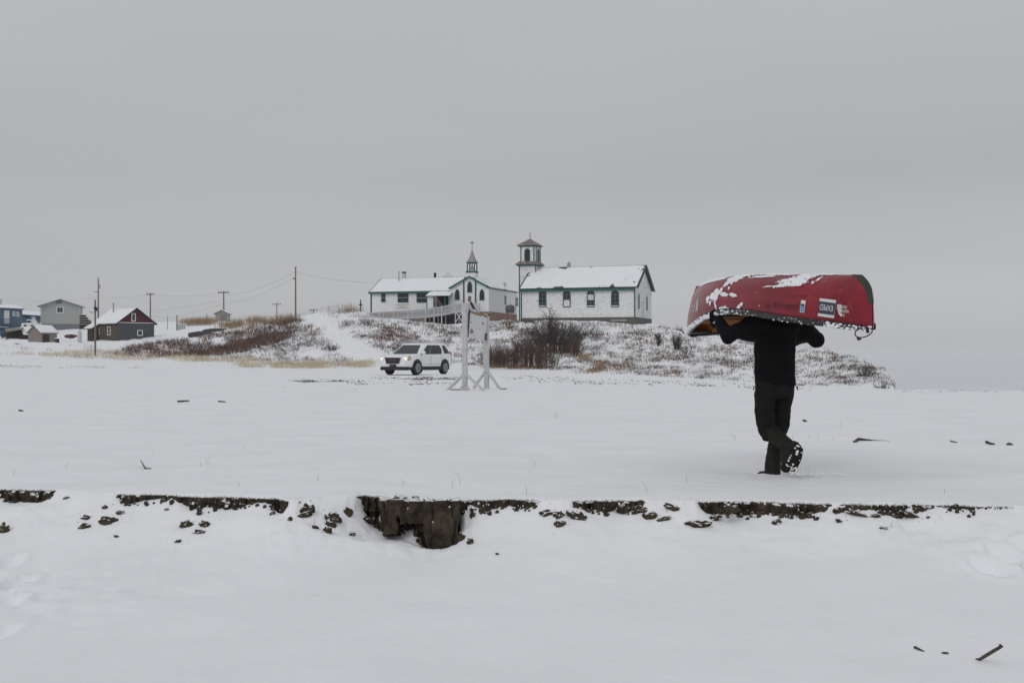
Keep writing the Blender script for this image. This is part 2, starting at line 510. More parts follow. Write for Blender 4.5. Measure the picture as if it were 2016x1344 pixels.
_zc = np.minimum(EYE - (_yb - HY) * d_of_x(_xf) / F, 0.012)
SIG = [0.0, 0.04, 0.12, 0.35, 1.0]
_zs = np.array([gblur(_zc, s / 0.02, 0) for s in SIG])
BASE = -0.46
def lower(x, y):
    x = np.asarray(x, float); y = np.asarray(y, float)
    r = d_of_x(x) - y
    fi = np.clip(np.interp(np.maximum(r, 0), [0, 0.05, 0.16, 0.5, 1.6], [0, 1, 2, 3, 4]), 0, 3.999)
    ix = np.clip((x - _xf[0]) / 0.02, 0, len(_xf) - 1.001); i0 = ix.astype(int); a = ix - i0
    k = fi.astype(int); b = fi - k
    zc = (_zs[k, i0] * (1 - a) + _zs[k, i0 + 1] * a) * (1 - b) + (_zs[k + 1, i0] * (1 - a) + _zs[k + 1, i0 + 1] * a) * b
    kf = np.exp(-np.maximum(r, 0) / 0.08)
    rr = np.maximum(r * kf + (ds_of_x(x) - y) * (1 - kf), 0)
    z = BASE + (zc - BASE) * np.exp(-(rr / 0.85) ** 1.25)
    und = 0.045 * fbm(x * 0.45, y * 0.6, 3) + 0.010 * fbm(x * 2.0 + 3, y * 1.5, 3)
    lump = np.exp(-((rr - 0.5) / 0.45) ** 2) * (0.075 * fbm(x * 3.2, y * 3.2, 4)) * (0.35 + 0.65 * (vnoise(x * 0.9, y * 0) > 0))
    tramp = np.clip(1 - np.hypot((x + 3.1) / 1.3, (y - 8.3) / 1.6), 0, 1) * 0.05 * fbm(x * 4.5, y * 4.5, 3) \
          + np.clip(1 - np.hypot((x - 3.7) / 0.7, (y - 9.1) / 0.6), 0, 1) * 0.05 * fbm(x * 6 + 3, y * 6, 3)
    z = z + np.clip(rr / 0.4, 0, 1) * und + lump * np.clip(rr / 0.1, 0, 1) + tramp
    # the tall block stands clear of the drift
    bw = np.clip((x + 0.735) / 0.02, 0, 1) * np.clip((-0.425 - x) / 0.02, 0, 1) * np.clip((0.42 - rr) / 0.12, 0, 1)
    z = z * (1 - bw) + np.minimum(z, -0.425) * bw
    for fx, fy, ang in FOOT:                                   # old footprints half filled by wind
        dx = (x - fx) * math.cos(ang) + (y - fy) * math.sin(ang); dy = -(x - fx) * math.sin(ang) + (y - fy) * math.cos(ang)
        q = (dx / 0.085) ** 2 + (dy / 0.16) ** 2
        z = z - 0.055 * np.exp(-q * q) + 0.018 * np.exp(-(np.sqrt(q) - 1.4) ** 2 * 8)
    z = np.where(r < 0, zc - np.minimum(-r * 0.9, 0.4), z)
    return z
FOOT = [(3.42, 8.75, 0.4), (3.75, 8.55, 0.3), (3.62, 8.95, 0.2), (-3.85, 9.35, 0.1), (-3.55, 8.75, -0.2), (-3.35, 8.1, -0.1), (-3.62, 7.6, -0.3), (-3.05, 7.2, -0.2), (-3.3, 6.7, -0.2)]
dex = d_of_x(xs)
lr = [-0.35, -0.15, -0.05, 0.0] + list(np.arange(0.02, 0.5, 0.025)) + list(np.arange(0.5, 4.2, 0.05))
Xl, Yl, Zl = [], [], []
for r in lr:
    y = dex - r
    Xl.append(xs); Yl.append(y); Zl.append(lower(xs, y))
for y0 in (5.0, 4.0, 2.5, 0, -5, -15, -40, -80):
    y = np.full_like(xs, y0)
    y = np.minimum(y, Yl[-1] - 0.3)
    Xl.append(xs); Yl.append(y); Zl.append(lower(xs, y))
tag(grid_mesh('lower_snow', np.array(Xl), np.array(Yl), np.array(Zl), SNOW2), kind='structure')

# bare earth face of the bank
ub = np.arange(-240, 2200, 2.2)
db = edge_d(ub)
xb = (ub - CX) * db / F
nr = 30
Xe, Ye, Ze = [], [], []
for k in range(nr + 1):
    t = k / nr
    z = -0.012 - 0.55 * t
    col = fbm(xb * 3.2 + 4, xb * 0 + z * 0.8, 3)                     # vertical columns of crumbling soil
    bl = np.floor(xb * 4.5 + 0.6 * vnoise(xb * 2, xb * 0 + z * 3)) ; blk = _perm[bl.astype(int) & 255, int(abs(z) * 7 + 3) & 255] - 0.5
    cr = -0.045 * np.exp(-((((xb * 4.5 + 0.6 * vnoise(xb * 2, xb * 0 + z * 3)) % 1.0) - 0.5) / 0.05) ** 2)
    n = 0.06 * col + 0.05 * blk + cr + 0.05 * fbm(xb * 9, xb * 0 + z * 12, 3) + 0.022 * fbm(xb * 32, xb * 0 + z * 40, 3)
    y = db - 0.008 - (0.05 * t ** 0.5) - n * (0.25 + 0.75 * min(1, t * 9)) - 0.02
    y = np.minimum(y, db - 0.004) if k < 2 else y
    Xe.append(xb + 0.012 * vnoise(xb * 20, xb * 0 + z * 20)); Ye.append(y); Ze.append(np.full_like(xb, z) + 0.008 * vnoise(xb * 30, xb * 0 + z * 9) * (k > 0))
bank = tag(grid_mesh('earth_bank', np.array(Xe), np.array(Ye), np.array(Ze), EARTHF, smooth=False), kind='structure')

# river beyond the far edge of the flat
RIVER = mat('river_slush_ice', (0.70, 0.715, 0.74), 0.55, 0.06, 0.02, 0.15, 0.4, spec=0.4)
rv = MB(); rv.face([(-5000, 30, WATER), (5000, 30, WATER), (5000, 8500, WATER), (-5000, 8500, WATER)])
tag(rv.build('river', RIVER), kind='structure')

def hit(px, py, d0=10.5, d1=440, low=False):
    """where the sight line through (px, py) meets the ground"""
    fn = lower if low else ground
    d = np.arange(d0, d1, 0.02 if low else 0.25)
    x = (px - CX) * d / F; z = EYE + (HY - py) * d / F
    g = fn(x, d)
    i = np.argmax(g >= z)
    if not (g[i] >= z[i]):
        return hit(px, py + 1.0, d0, d1, low) if py < 790 else None
    return Vector((float(x[i]), float(d[i]), float(g[i])))

# ================================================================ buildings
WHITE_OLD = siding_mat('peeling_white_clapboard', (0.76, 0.755, 0.75), 0.16, (0.19, 0.18, 0.17), (0.565, 0.64))
WHITE_SID = siding_mat('white_clapboard', (0.78, 0.785, 0.79), 0.2, (0.5, 0.5, 0.49), (0.70, 0.80))
GREEN = mat('green_trim', (0.022, 0.115, 0.092), 0.6, 0.2, 6)
DARKG = mat('dark_shingle', (0.055, 0.055, 0.06), 0.9, 0.3, 6)
GLASS = mat('window_glass', (0.018, 0.024, 0.028), 0.08, 0.2, 3, spec=0.5)
CONC = mat('concrete_foundation', (0.115, 0.115, 0.105), 0.9, 0.25, 2.5, second=(0.07, 0.07, 0.055), thresh=(0.5, 0.7))
BRICKC = mat('brick_skirting', (0.30, 0.20, 0.155), 0.9, 0.15, 6)
RUST = mat('rusty_red_shingle', (0.095, 0.050, 0.042), 0.9, 0.5, 5, second=(0.62, 0.61, 0.61), thresh=(0.50, 0.60))
METAL = mat('galvanised_metal', (0.33, 0.34, 0.35), 0.5, 0.15, 8, metal=0.5)
BLACK = mat('black_metal', (0.02, 0.02, 0.022), 0.6, 0.3, 8)
WOODG = mat('weathered_wood', (0.24, 0.215, 0.19), 0.9, 0.25, 5, stretch=(1, 1, 0.1))
POLEW = mat('pole_wood', (0.19, 0.155, 0.125), 0.9, 0.25, 3, stretch=(1, 1, 0.1))
WPAINT = mat('white_paint', (0.66, 0.67, 0.68), 0.7, 0.12, 3)
GPAINT = mat('grey_white_paint', (0.50, 0.51, 0.53), 0.7, 0.12, 3)
DARKW = mat('dark_wood', (0.045, 0.035, 0.03), 0.9, 0.3, 3)
ROOFSNOW = snow_mat('roof_snow', (0.84, 0.85, 0.875), (1, 1, 1), 0.3)
COPPER = mat('grey_spire_shingle', (0.30, 0.29, 0.295), 0.8, 0.15, 4)

def on_plane(root, px, py, yl=0.0, axis='y', val=None):
    """photo pixel -> local coordinates on the plane local y = yl (axis 'y') or local x = yl (axis 'x')"""
    c, s = math.cos(root.rotation_euler.z), math.sin(root.rotation_euler.z)
    dx, dz = (px - CX) / F, (HY - py) / F
    lx0, ly0 = root.location.x, root.location.y
    # local = R^-1 (t*(dx,1) - loc)
    if axis == 'y':
        t = (yl + (-s * lx0 + c * ly0)) / (-s * dx + c)
        X, Y = t * dx - lx0, t - ly0
        return c * X + s * Y, EYE + dz * t - root.location.z
    t = (yl + (c * lx0 + s * ly0)) / (c * dx + s)
    X, Y = t * dx - lx0, t - ly0
    return -s * X + c * Y, EYE + dz * t - root.location.z

def arch(x0, x1, z0, z1, pointed=False, n=10):
    cx, h = (x0 + x1) / 2, (x1 - x0) / 2
    p = [(x0, z0), (x1, z0)]
    if pointed:
        zs = z1 - (x1 - x0) * 1.05
        for i in range(n + 1):
            t = i / n; a = t * math.pi / 2
            p.append((x1 - h * (1 - math.cos(a)) ** 0.9, zs + (z1 - zs) * math.sin(a)))
        for i in range(n - 1, -1, -1):
            t = i / n; a = t * math.pi / 2
            p.append((x0 + h * (1 - math.cos(a)) ** 0.9, zs + (z1 - zs) * math.sin(a)))
    else:
        zs = z1 - h
        for i in range(n + 1):
            a = math.pi * i / n
            p.append((cx + h * math.cos(a), zs + h * math.sin(a)))
    return p
def ring(mb, outer, inner, y0, y1, axis='y'):
    """frame between two outlines with the same number of points"""
    n = len(outer)
    g = (lambda p, y: (p[0], y, p[1])) if axis == 'y' else (lambda p, y: (y, p[0], p[1]))
    vs = [g(p, y0) for p in outer] + [g(p, y0) for p in inner] + [g(p, y1) for p in outer] + [g(p, y1) for p in inner]
    fs = []
    for i in range(n):
        j = (i + 1) % n
        fs += [(i, j, n + j, n + i), (i, i + 2 * n, j + 2 * n, j), (n + i, n + j, 3 * n + j, 3 * n + i), (2 * n + i, 3 * n + i, 3 * n + j, 2 * n + j)]
    return mb.mesh(vs, fs)
def rect(x0, x1, z0, z1): return [(x0, z0), (x1, z0), (x1, z1), (x0, z1)]
def shrink(shape, x0, x1, z0, z1, t, **k):
    return shape(x0 + t, x1 - t, z0 + t, z1 - t, **k)

def window(root, x0, x1, z0, z1, y=0.0, shape=rect, frame=GREEN, t=0.09, bars=(1, 1), barmat=None, pane=GLASS, axis='y', sgn=-1, label=None, **k):
    """frame proud of the wall, dark pane set in it, glazing bars"""
    f = MB(); ring(f, shape(x0, x1, z0, z1, **k), shrink(shape, x0, x1, z0, z1, t, **k), y + sgn * 0.07, y - sgn * 0.02, axis)
    o = f.build('window', frame, root)
    if label: o['label'] = label
    p = MB(); p.prism(shrink(shape, x0, x1, z0, z1, t * 0.9, **k), y + sgn * 0.012, y - sgn * 0.03, axis=axis)
    p.build('pane', pane, o)
    b = MB(); bw = 0.022
    for i in range(1, bars[0] + 1):
        xx = x0 + (x1 - x0) * i / (bars[0] + 1)
        b.prism(rect(xx - bw, xx + bw, z0 + t, z1 - t * 1.3), y + sgn * 0.045, y + sgn * 0.012, axis=axis)
    for i in range(1, bars[1] + 1):
        zz = z0 + (z1 - z0) * i / (bars[1] + 1)
        b.prism(rect(x0 + t, x1 - t, zz - bw, zz + bw), y + sgn * 0.048, y + sgn * 0.013, axis=axis)
    if bars != (0, 0): b.build('glazing_bar', barmat or frame, o)
    return o

def slab(mb, a, b, c, d, th):
    """sheet a-b-c-d thickened downward along its normal"""
    a, b, c, d = map(Vector, (a, b, c, d))
    n = (b - a).cross(d - a).normalized()
    if n.z < 0: n = -n
    vs = [a, b, c, d, a - n * th, b - n * th, c - n * th, d - n * th]
    return mb.mesh(vs, [(0, 1, 2, 3), (4, 7, 6, 5), (0, 4, 5, 1), (1, 5, 6, 2), (2, 6, 7, 3), (3, 7, 4, 0)])

def snow_slab(name, a, b, c, d, th, parent, holes=0.0, seed=0, nu=40, nv=14):
    """uneven snow cover on a roof plane (a-b eave, d-c ridge); holes>0 leaves bare spots at the borders"""
    a, b, c, d = map(Vector, (a, b, c, d))
    n = (b - a).cross(d - a).normalized()
    if n.z < 0: n = -n
    vs, fs, idx = [], [], {}
    keep = lambda u, v: True
    if holes:
        def keep(u, v):
            e = min(u, 1 - u) * 2.2 + 0.12
            q = mnoise.noise((u * 14 + seed, v * 5, seed * 1.3)) * 0.5 + mnoise.noise((u * 40, v * 14, seed)) * 0.25
            return min(e, 0.16 + v * 1.4, 0.2 + (1 - v) * 1.3) + q > holes
    def vert(i, j):
        if (i, j) in idx: return idx[(i, j)]
        u, v = i / nu, j / nv
        p = (a * (1 - u) + b * u) * (1 - v) + (d * (1 - u) + c * u) * v
        edge = min(1.0, 6 * min(u, 1 - u) + 0.25, 5 * min(v, 1 - v) + 0.3)
        h = th * edge * (1 + 0.5 * mnoise.noise((u * 9 + seed, v * 4, 0.3)))
        vs.append(p + n * max(h, 0.012)); idx[(i, j)] = len(vs) - 1
        return idx[(i, j)]
    for i in range(nu):
        for j in range(nv):
            if keep((i + .5) / nu, (j + .5) / nv):
                fs.append((vert(i, j), vert(i + 1, j), vert(i + 1, j + 1), vert(i, j + 1)))
    m = MB(); m.mesh(vs, fs)
    o = m.build(name, ROOFSNOW, parent, smooth=True)
    so = o.modifiers.new('solid', 'SOLIDIFY'); so.thickness = max(0.01, th * 0.6); so.offset = -1
    return o

# ---------------------------------------------------------------- the old church with the square tower
ch = thing('church', 'old white clapboard church with square bell tower and peeling paint on the hill', 'church', (1.014, 135.2, 4.475), R(-19))
Lc, Wc, zf, ze, zr = 12.9, 8.0, 0.72, 4.0, 6.45
m = MB(); m.box(-0.05, Lc + 0.06, -0.05, Wc + 0.05, -1.2, zf); m.build('foundation', CONC, ch)
m = MB(); m.prism([(0, zf), (Wc, zf), (Wc, ze), (Wc / 2, zr - 0.06), (0, ze)], 0.0, Lc, axis='x'); m.build('wall', WHITE_OLD, ch)
# roof
k = (zr - ze) / (Wc / 2)
ov = 0.28
rf = MB()
slab(rf, (-0.2, -ov, ze - k * ov + 0.12), (Lc + 0.35, -ov, ze - k * ov + 0.12), (Lc + 0.35, Wc / 2, zr + 0.12), (-0.2, Wc / 2, zr + 0.12), 0.14)
slab(rf, (-0.2, Wc / 2 + 0.004, zr + 0.12), (Lc + 0.35, Wc / 2 + 0.004, zr + 0.12), (Lc + 0.35, Wc + ov, ze - k * ov + 0.12), (-0.2, Wc + ov, ze - k * ov + 0.12), 0.14)
roof = rf.build('roof', DARKG, ch)
snow_slab('roof_snow', (-0.05, -ov + 0.03, ze - k * (ov - .03) + 0.125), (Lc + 0.25, -ov + 0.03, ze - k * (ov - .03) + 0.125), (Lc + 0.28, Wc / 2 - 0.08, zr + 0.075), (0.0, Wc / 2 - 0.08, zr + 0.075), 0.06, roof, 0.02, 2, 110, 36)
snow_slab('roof_snow', (0, Wc / 2 + .1, zr + 0.07), (Lc + .2, Wc / 2 + .1, zr + 0.07), (Lc + .2, Wc + ov, ze - k * ov + .125), (0, Wc + ov, ze - k * ov + .125), 0.06, roof)
t = MB()
t.box(-0.06, Lc + 0.06, -ov - 0.02, -ov + 0.06, ze - k * ov - 0.24, ze - k * ov - 0.005)
t.build('eave_board', GREEN, ch)
t = MB(); t.box(Lc - 0.10, Lc + 0.03, -0.03, 0.09, zf, ze - 0.02); t.build('corner_board', GREEN, ch)
t = MB(); t.box(-0.05, 0.10, -0.03, 0.09, zf, ze - 0.02); t.build('corner_board', GREEN, ch)
t = MB(); t.box(Lc - 0.08, Lc + 0.025, Wc - 0.09, Wc + 0.03, zf, ze - 0.02); t.build('corner_board', WPAINT, ch)
for y0, y1 in ((-ov, Wc / 2), (Wc + ov, Wc / 2)):
    t = MB(); t.beam((Lc + 0.375, y0, ze - k * ov + 0.02), (Lc + 0.375, y1, zr + 0.02), 0.05, 0.26); t.build('barge_board', GREEN if y0 > 1 else DARKG, ch)
t = MB(); t.box(Lc - 2.6, Lc - 0.9, -0.075, -0.045, 0.34, 0.40); t.build('ledge_board', WPAINT, ch)
WBAR = mat('glazing_grey', (0.16, 0.17, 0.18), 0.7, 0.1)
BOARD = mat('board_over_window', (0.60, 0.57, 0.57), 0.8, 0.08)
for px, bl in ((1068.4, None), (1115.9, 'lower'), (1163.2, 'upper'), (1211, None)):
    x, z = on_plane(ch, px, 604.5); x2, z2 = on_plane(ch, px, 571.5)
    wo = window(ch, x - 0.44, x + 0.44, z, z2, 0.0, arch, GREEN, 0.11, (1, 3), WBAR)
    if bl:
        wo['label'] = 'arched window with a pale board over its %s half' % bl
        b = MB(); zm = z + (z2 - z) * 0.42
        if bl == 'lower': b.box(x - 0.33, x + 0.33, -0.062, -0.02, z + 0.12, zm)
        else: b.box(x - 0.33, x + 0.33, -0.062, -0.02, zm, z + (z2 - z) * 0.75)
        b.build('board', BOARD if bl == 'upper' else WPAINT, wo)
    b = MB(); b.box(x - 0.36, x + 0.36, -0.12, -0.071, z + 0.10, z + 0.17); b.build('sill_snow', ROOFSNOW, wo)
for px, lo, hi in ((1257, 609, 577), (1273, 612, 581)):
    y, z = on_plane(ch, px, lo, Lc, 'x'); y2, z2 = on_plane(ch, px, hi, Lc, 'x')
    window(ch, y - 0.42, y + 0.42, z, z2, Lc, arch, GPAINT, 0.10, (1, 3), WBAR, axis='x', sgn=1)
y, z = on_plane(ch, 1265, 624, Lc, 'x')
m = MB(); ring(m, rect(y - 0.45, y + 0.45, z, z + 1.75), rect(y - 0.37, y + 0.37, z + 0.06, z + 1.68), Lc + 0.05, Lc - 0.02, 'x'); m.build('door_outline', GPAINT, ch)
# tower
tx0, tx1, ty0, ty1 = -1.25, 0.72, 3.0, 4.97
zt = lambda py: EYE + (HY - py) * 136.0 / F - ch.location.z
tw = MB(); tw.box(tx0, tx1, ty0, ty1, -0.9, zt(517)); tower = tw.build('tower', WHITE_OLD, ch)
tc_ = ((tx0 + tx1) / 2, (ty0 + ty1) / 2)
def frustum(mb, c, h0, h1, z0, z1, ch_=0.0):
    """square (or chamfered) frustum between half widths h0 and h1"""
    def rg(h, z):
        if ch_ <= 0: return [(c[0] - h, c[1] - h, z), (c[0] + h, c[1] - h, z), (c[0] + h, c[1] + h, z), (c[0] - h, c[1] + h, z)]
        q = h * (1 - ch_)
        return [(c[0] - q, c[1] - h, z), (c[0] + q, c[1] - h, z), (c[0] + h, c[1] - q, z), (c[0] + h, c[1] + q, z), (c[0] + q, c[1] + h, z), (c[0] - q, c[1] + h, z), (c[0] - h, c[1] + q, z), (c[0] - h, c[1] - q, z)]
    a, b = rg(h0, z0), rg(h1, z1); n = len(a)
    return mb.mesh(a + b, [tuple(range(n - 1, -1, -1)), tuple(range(n, 2 * n))] + [(i, (i + 1) % n, (i + 1) % n + n, i + n) for i in range(n)])
m = MB(); frustum(m, tc_, 1.10, 1.30, zt(521), zt(518.2)); m.build('cornice', GREEN, tower)
m = MB(); frustum(m, tc_, 1.42, 0.98, zt(518), zt(511.5)); m.build('skirt_roof', RUST, tower)
bel = MB(); frustum(bel, tc_, 0.98, 0.98, zt(512), zt(481), 0.22); belfry = bel.build('belfry', WHITE_OLD, ch)
m = MB(); frustum(m, tc_, 1.02, 1.16, zt(482.5), zt(480), 0.2); m.build('cornice', GREEN, belfry)
m = MB(); frustum(m, tc_, 1.27, 0.03, zt(479.8), zt(465)); m.build('belfry_roof', RUST, belfry)
m = MB(); m.tube([(tc_[0], tc_[1], zt(466)), (tc_[0], tc_[1], zt(452.5))], 0.035, 6); m.build('finial', BLACK, belfry)
h = 0.98
xo = tc_[0]
window(belfry, xo - 0.33, xo + 0.33, zt(512) + 0.05, zt(486), tc_[1] - h, arch, GREEN, 0.07, (0, 0))
window(belfry, tc_[1] - 0.33, tc_[1] + 0.33, zt(512) + 0.05, zt(486), tc_[0] + h, arch, GREEN, 0.07, (0, 0), axis='x', sgn=1)
q = h * 0.78
for cx_, cy_ in ((-q, -h), (q, -h), (h, -q), (h, q)):
    m = MB(); m.box(tc_[0] + cx_ - 0.05, tc_[0] + cx_ + 0.05, tc_[1] + cy_ - 0.05, tc_[1] + cy_ + 0.05, zt(512), zt(482)); m.build('corner_board', GREEN, belfry)
m = MB(); m.box(tx0 - 0.03, tx0 + 0.10, ty0 - 0.03, ty0 + 0.09, -0.9, zt(521)); m.build('corner_board', GREEN, tower)
m = MB(); m.box(tx1 - 0.06, tx1 + 0.02, ty0 - 0.02, ty0 + 0.06, ze + 1.7, zt(521)); m.build('corner_board', DARKG, tower)
x, z = on_plane(ch, 1120, 527, Wc / 2)
m = MB(); m.box(x - 0.16, x + 0.16, Wc / 2 - 0.16, Wc / 2 + 0.16, zr - 0.1, zr + 0.5); m.box(x - 0.19, x + 0.19, Wc / 2 - 0.19, Wc / 2 + 0.19, zr + 0.4, zr + 0.47); m.box(x - 0.09, x + 0.09, Wc / 2 - 0.09, Wc / 2 + 0.09, zr + 0.5, zr + 0.68)
m.build('chimney', METAL, roof)

# ---------------------------------------------------------------- long chapel house with spire and ramp
cp = thing('chapel_house', 'long low white chapel house with grey spire, pointed windows and green trim', 'chapel', (-7.03, 139.4, 5.2), R(-17))
Wg, Ln, zb, zeg, zag = 4.65, 11.0, 0.83, 3.53, 4.77
m = MB(); m.box(0.02, Wg - 0.02, 0.02, Ln, -1.2, zb); m.box(-10.1, 0.0, 0.72, 7.3, -0.8, 0.9); m.build('brick_skirting', BRICKC, cp)
m = MB(); m.prism([(0, zb), (Wg, zb), (Wg, zeg), (Wg / 2, zag), (0, zeg)], 0.0, Ln); nave = m.build('nave_wall', WHITE_SID, cp)
Ww, zew, zrw, y0w = 7.0, 3.29, 5.0, 0.65
m = MB(); m.prism([(y0w, 0.9), (y0w + Ww, 0.9), (y0w + Ww, zew), (y0w + Ww / 2, zrw), (y0w, zew)], -10.15, -0.004, axis='x'); wing = m.build('wing_wall', WHITE_SID, cp)
kg = (zag - zeg) / (Wg / 2); og = 0.15
rf = MB()
slab(rf, (-og, -0.2, zeg - kg * og + .1), (-og, Ln, zeg - kg * og + .1), (Wg / 2, Ln, zag + .1), (Wg / 2, -0.2, zag + .1), 0.12)
slab(rf, (Wg + og, -0.2, zeg - kg * og + .1), (Wg + og, Ln, zeg - kg * og + .1), (Wg / 2 + .004, Ln, zag + .1), (Wg / 2 + .004, -0.2, zag + .1), 0.12)
nroof = rf.build('nave_roof', DARKG, cp)
snow_slab('roof_snow', (Wg + og, -0.1, zeg - kg * og + .105), (Wg + og, Ln, zeg - kg * og + .105), (Wg / 2 + .1, Ln, zag + .06), (Wg / 2 + .1, -0.1, zag + .06), 0.06, nroof, 0.06, 5, 60, 20)
snow_slab('roof_snow', (-og, -0.1, zeg - kg * og + .105), (-og, Ln, zeg - kg * og + .105), (Wg / 2 - .1, Ln, zag + .06), (Wg / 2 - .1, -0.1, zag + .06), 0.06, nroof)
kw = (zrw - zew) / (Ww / 2)
rf = MB()
slab(rf, (-10.35, y0w - .25, zew - kw * .25 + .1), (0.4, y0w - .25, zew - kw * .25 + .1), (0.4, y0w + Ww / 2, zrw + .1), (-10.35, y0w + Ww / 2, zrw + .1), 0.12)
slab(rf, (-10.35, y0w + Ww / 2 + .004, zrw + .1), (0.4, y0w + Ww / 2 + .004, zrw + .1), (0.4, y0w + Ww + .25, zew - kw * .25 + .1), (-10.35, y0w + Ww + .25, zew - kw * .25 + .1), 0.12)
wroof = rf.build('wing_roof', DARKG, cp)
snow_slab('roof_snow', (-10.25, y0w - .22, zew - kw * .22 + .105), (0.35, y0w - .22, zew - kw * .22 + .105), (0.35, y0w + Ww / 2 - .1, zrw + .06), (-10.22, y0w + Ww / 2 - .1, zrw + .06), 0.06, wroof, 0.0, 8, 90, 24)
snow_slab('roof_snow', (-10.25, y0w + Ww / 2 + .1, zrw + .06), (0.35, y0w + Ww / 2 + .1, zrw + .06), (0.35, y0w + Ww + .2, zew - kw * .2 + .105), (-10.25, y0w + Ww + .2, zew - kw * .2 + .105), 0.06, wroof)
m = MB(); m.box(-10.36, -0.16, y0w - .31, y0w - .255, zew - kw * .25 - .12, zew - kw * .25 + .07); m.build('eave_board', GREEN, cp)
m = MB(); m.box(-10.2, -10.02, y0w - .04, y0w + .1, 0.3, zew - .06); m.build('corner_board', GREEN, cp)
for a, b in (((-og, zeg - kg * og), (Wg / 2, zag)), ((Wg + og, zeg - kg * og), (Wg / 2, zag))):
    m = MB(); m.beam((a[0], -0.23, a[1] + .03), (b[0], -0.23, b[1] + .03), 0.05, 0.2, up=(0, 0, 1)); m.build('barge_board', GREEN, cp)
for px in (913.2, 936.6):
    x, _ = on_plane(cp, px, 590); ztop = zeg + (zag - zeg) * (1 - abs(x - Wg / 2) / (Wg / 2)) - .1
    m = MB(); m.box(x - .085, x + .085, -0.06, 0.02, zb, ztop); m.build('pilaster', GREEN, cp)
m = MB(); m.box(Wg - .03, Wg + .02, -.03, .05, zb, zeg - .1); m.build('corner_board', GPAINT, cp)
for px, lo, hi in ((900.5, 591.3, 568.5), (925, 576.5, 553.2), (949, 591.8, 568.7)):
    x, z = on_plane(cp, px, lo); _, z2 = on_plane(cp, px, hi)
    window(cp, x - .33, x + .33, z, z2, 0.0, lambda *a, **kk: arch(*a, pointed=True), GPAINT, 0.05, (0, 1), MATS['black_metal'])
x, z = on_plane(cp, 924.8, 593.5); _, z2 = on_plane(cp, 924.8, 583)
window(cp, x - .16, x + .16, z, z2, 0.0, rect, mat('gilt_frame', (0.10, 0.06, 0.025), 0.5), 0.04, (0, 0), pane=mat('gilt_picture', (0.28, 0.16, 0.04), 0.6, 0.6, 14), label='small gilt and brown picture under the middle window')
for a, b in ((749.8, 760.2), (783.3, 804.2), (820.5, 842.5)):
    x0, z = on_plane(cp, a, 595.6, y0w); x1, z2 = on_plane(cp, b, 576.6, y0w)
    wo = window(cp, x0, x1, z, z2, y0w, rect, GPAINT if a < 770 else GREEN, 0.07, (0, 1) if a < 770 else (1, 1), GPAINT)
    if a > 770:
        m = MB(); xm = (x0 + x1) / 2; m.box(xm - .05, xm + .05, y0w - .09, y0w - .02, z, z2); m.build('mullion', GREEN, wo)
y, z = on_plane(cp, 994.3, 600, Wg, 'x'); _, z2 = on_plane(cp, 994.3, 581.5, Wg, 'x')
window(cp, y - .32, y + .32, z, z2, Wg, rect, GPAINT, .06, (0, 1), GPAINT, axis='x', sgn=1)
y, z = on_plane(cp, 1016.6, 603, Wg, 'x'); _, z2 = on_plane(cp, 1016.6, 585, Wg, 'x')
window(cp, y - .5, y + .5, z, z2, Wg, rect, GPAINT, .06, (0, 1), GPAINT, axis='x', sgn=1)
# faded lettering board stains under the double window
x0, z = on_plane(cp, 779, 607, y0w); x1, z2 = on_plane(cp, 806, 598, y0w)
STAIN = mat('yellowed_siding', (0.42, 0.37, 0.24), 0.8, 0.2, 3, stretch=(1, 1, 6))
for q in (0.05, 0.45, 0.85):
    m = MB(); zz = z + (z2 - z) * q; m.box(x0 + 0.25 * (q == .45), x1 - .3 * (q == .45), y0w - .022, y0w - .002, zz - .035, zz + .035); m.build('yellowed_board', STAIN, cp)
# porch
x0, z0p = on_plane(cp, 840.5, 607, -0.7); x1, _ = on_plane(cp, 876, 607, -0.7); _, zt_ = on_plane(cp, 850, 583, -0.7)
m = MB(); slab(m, (x0 - .1, -1.0, zt_ + .02), (x1 + .75, -1.0, zt_ + .02), (x1 + .75, y0w, zt_ + .62), (x0 - .1, y0w, zt_ + .62), 0.07); pr = m.build('porch_roof', GREEN, cp)
snow_slab('roof_snow', (x0 - .08, -.98, zt_ + .03), (x1 + .7, -.98, zt_ + .03), (x1 + .7, y0w, zt_ + .63), (x0 - .08, y0w, zt_ + .63), 0.09, pr, 0, 1, 16, 8)
m = MB(); m.box(x0, x0 + .75, -.72, -.66, z0p, zt_ - .08); m.box(x0, x0 + .06, -.66, y0w, z0p, zt_ - .06); m.build('porch_wall', WHITE_SID, cp)
m = MB(); m.box(x0 - .04, x0 + .05, -.76, -.66, z0p - .2, zt_ - .08); m.build('porch_post', GREEN, cp)
m = MB(); m.box(x1 - .05, x1 + .06, -.76, -.66, z0p - .2, zt_ - .08); m.build('porch_post', GREEN, cp)
m = MB(); m.box(x0 + .77, x1 - .1, y0w - .05, y0w - .01, z0p, zt_ + .1); m.build('door', mat('dark_green_door', (0.012, 0.02, 0.02), 0.5), cp)
m = MB(); m.box(x1 + .06, x1 + .55, y0w - .3, y0w - .25, z0p, zt_ + .1); m.build('porch_wall', WHITE_SID, cp)
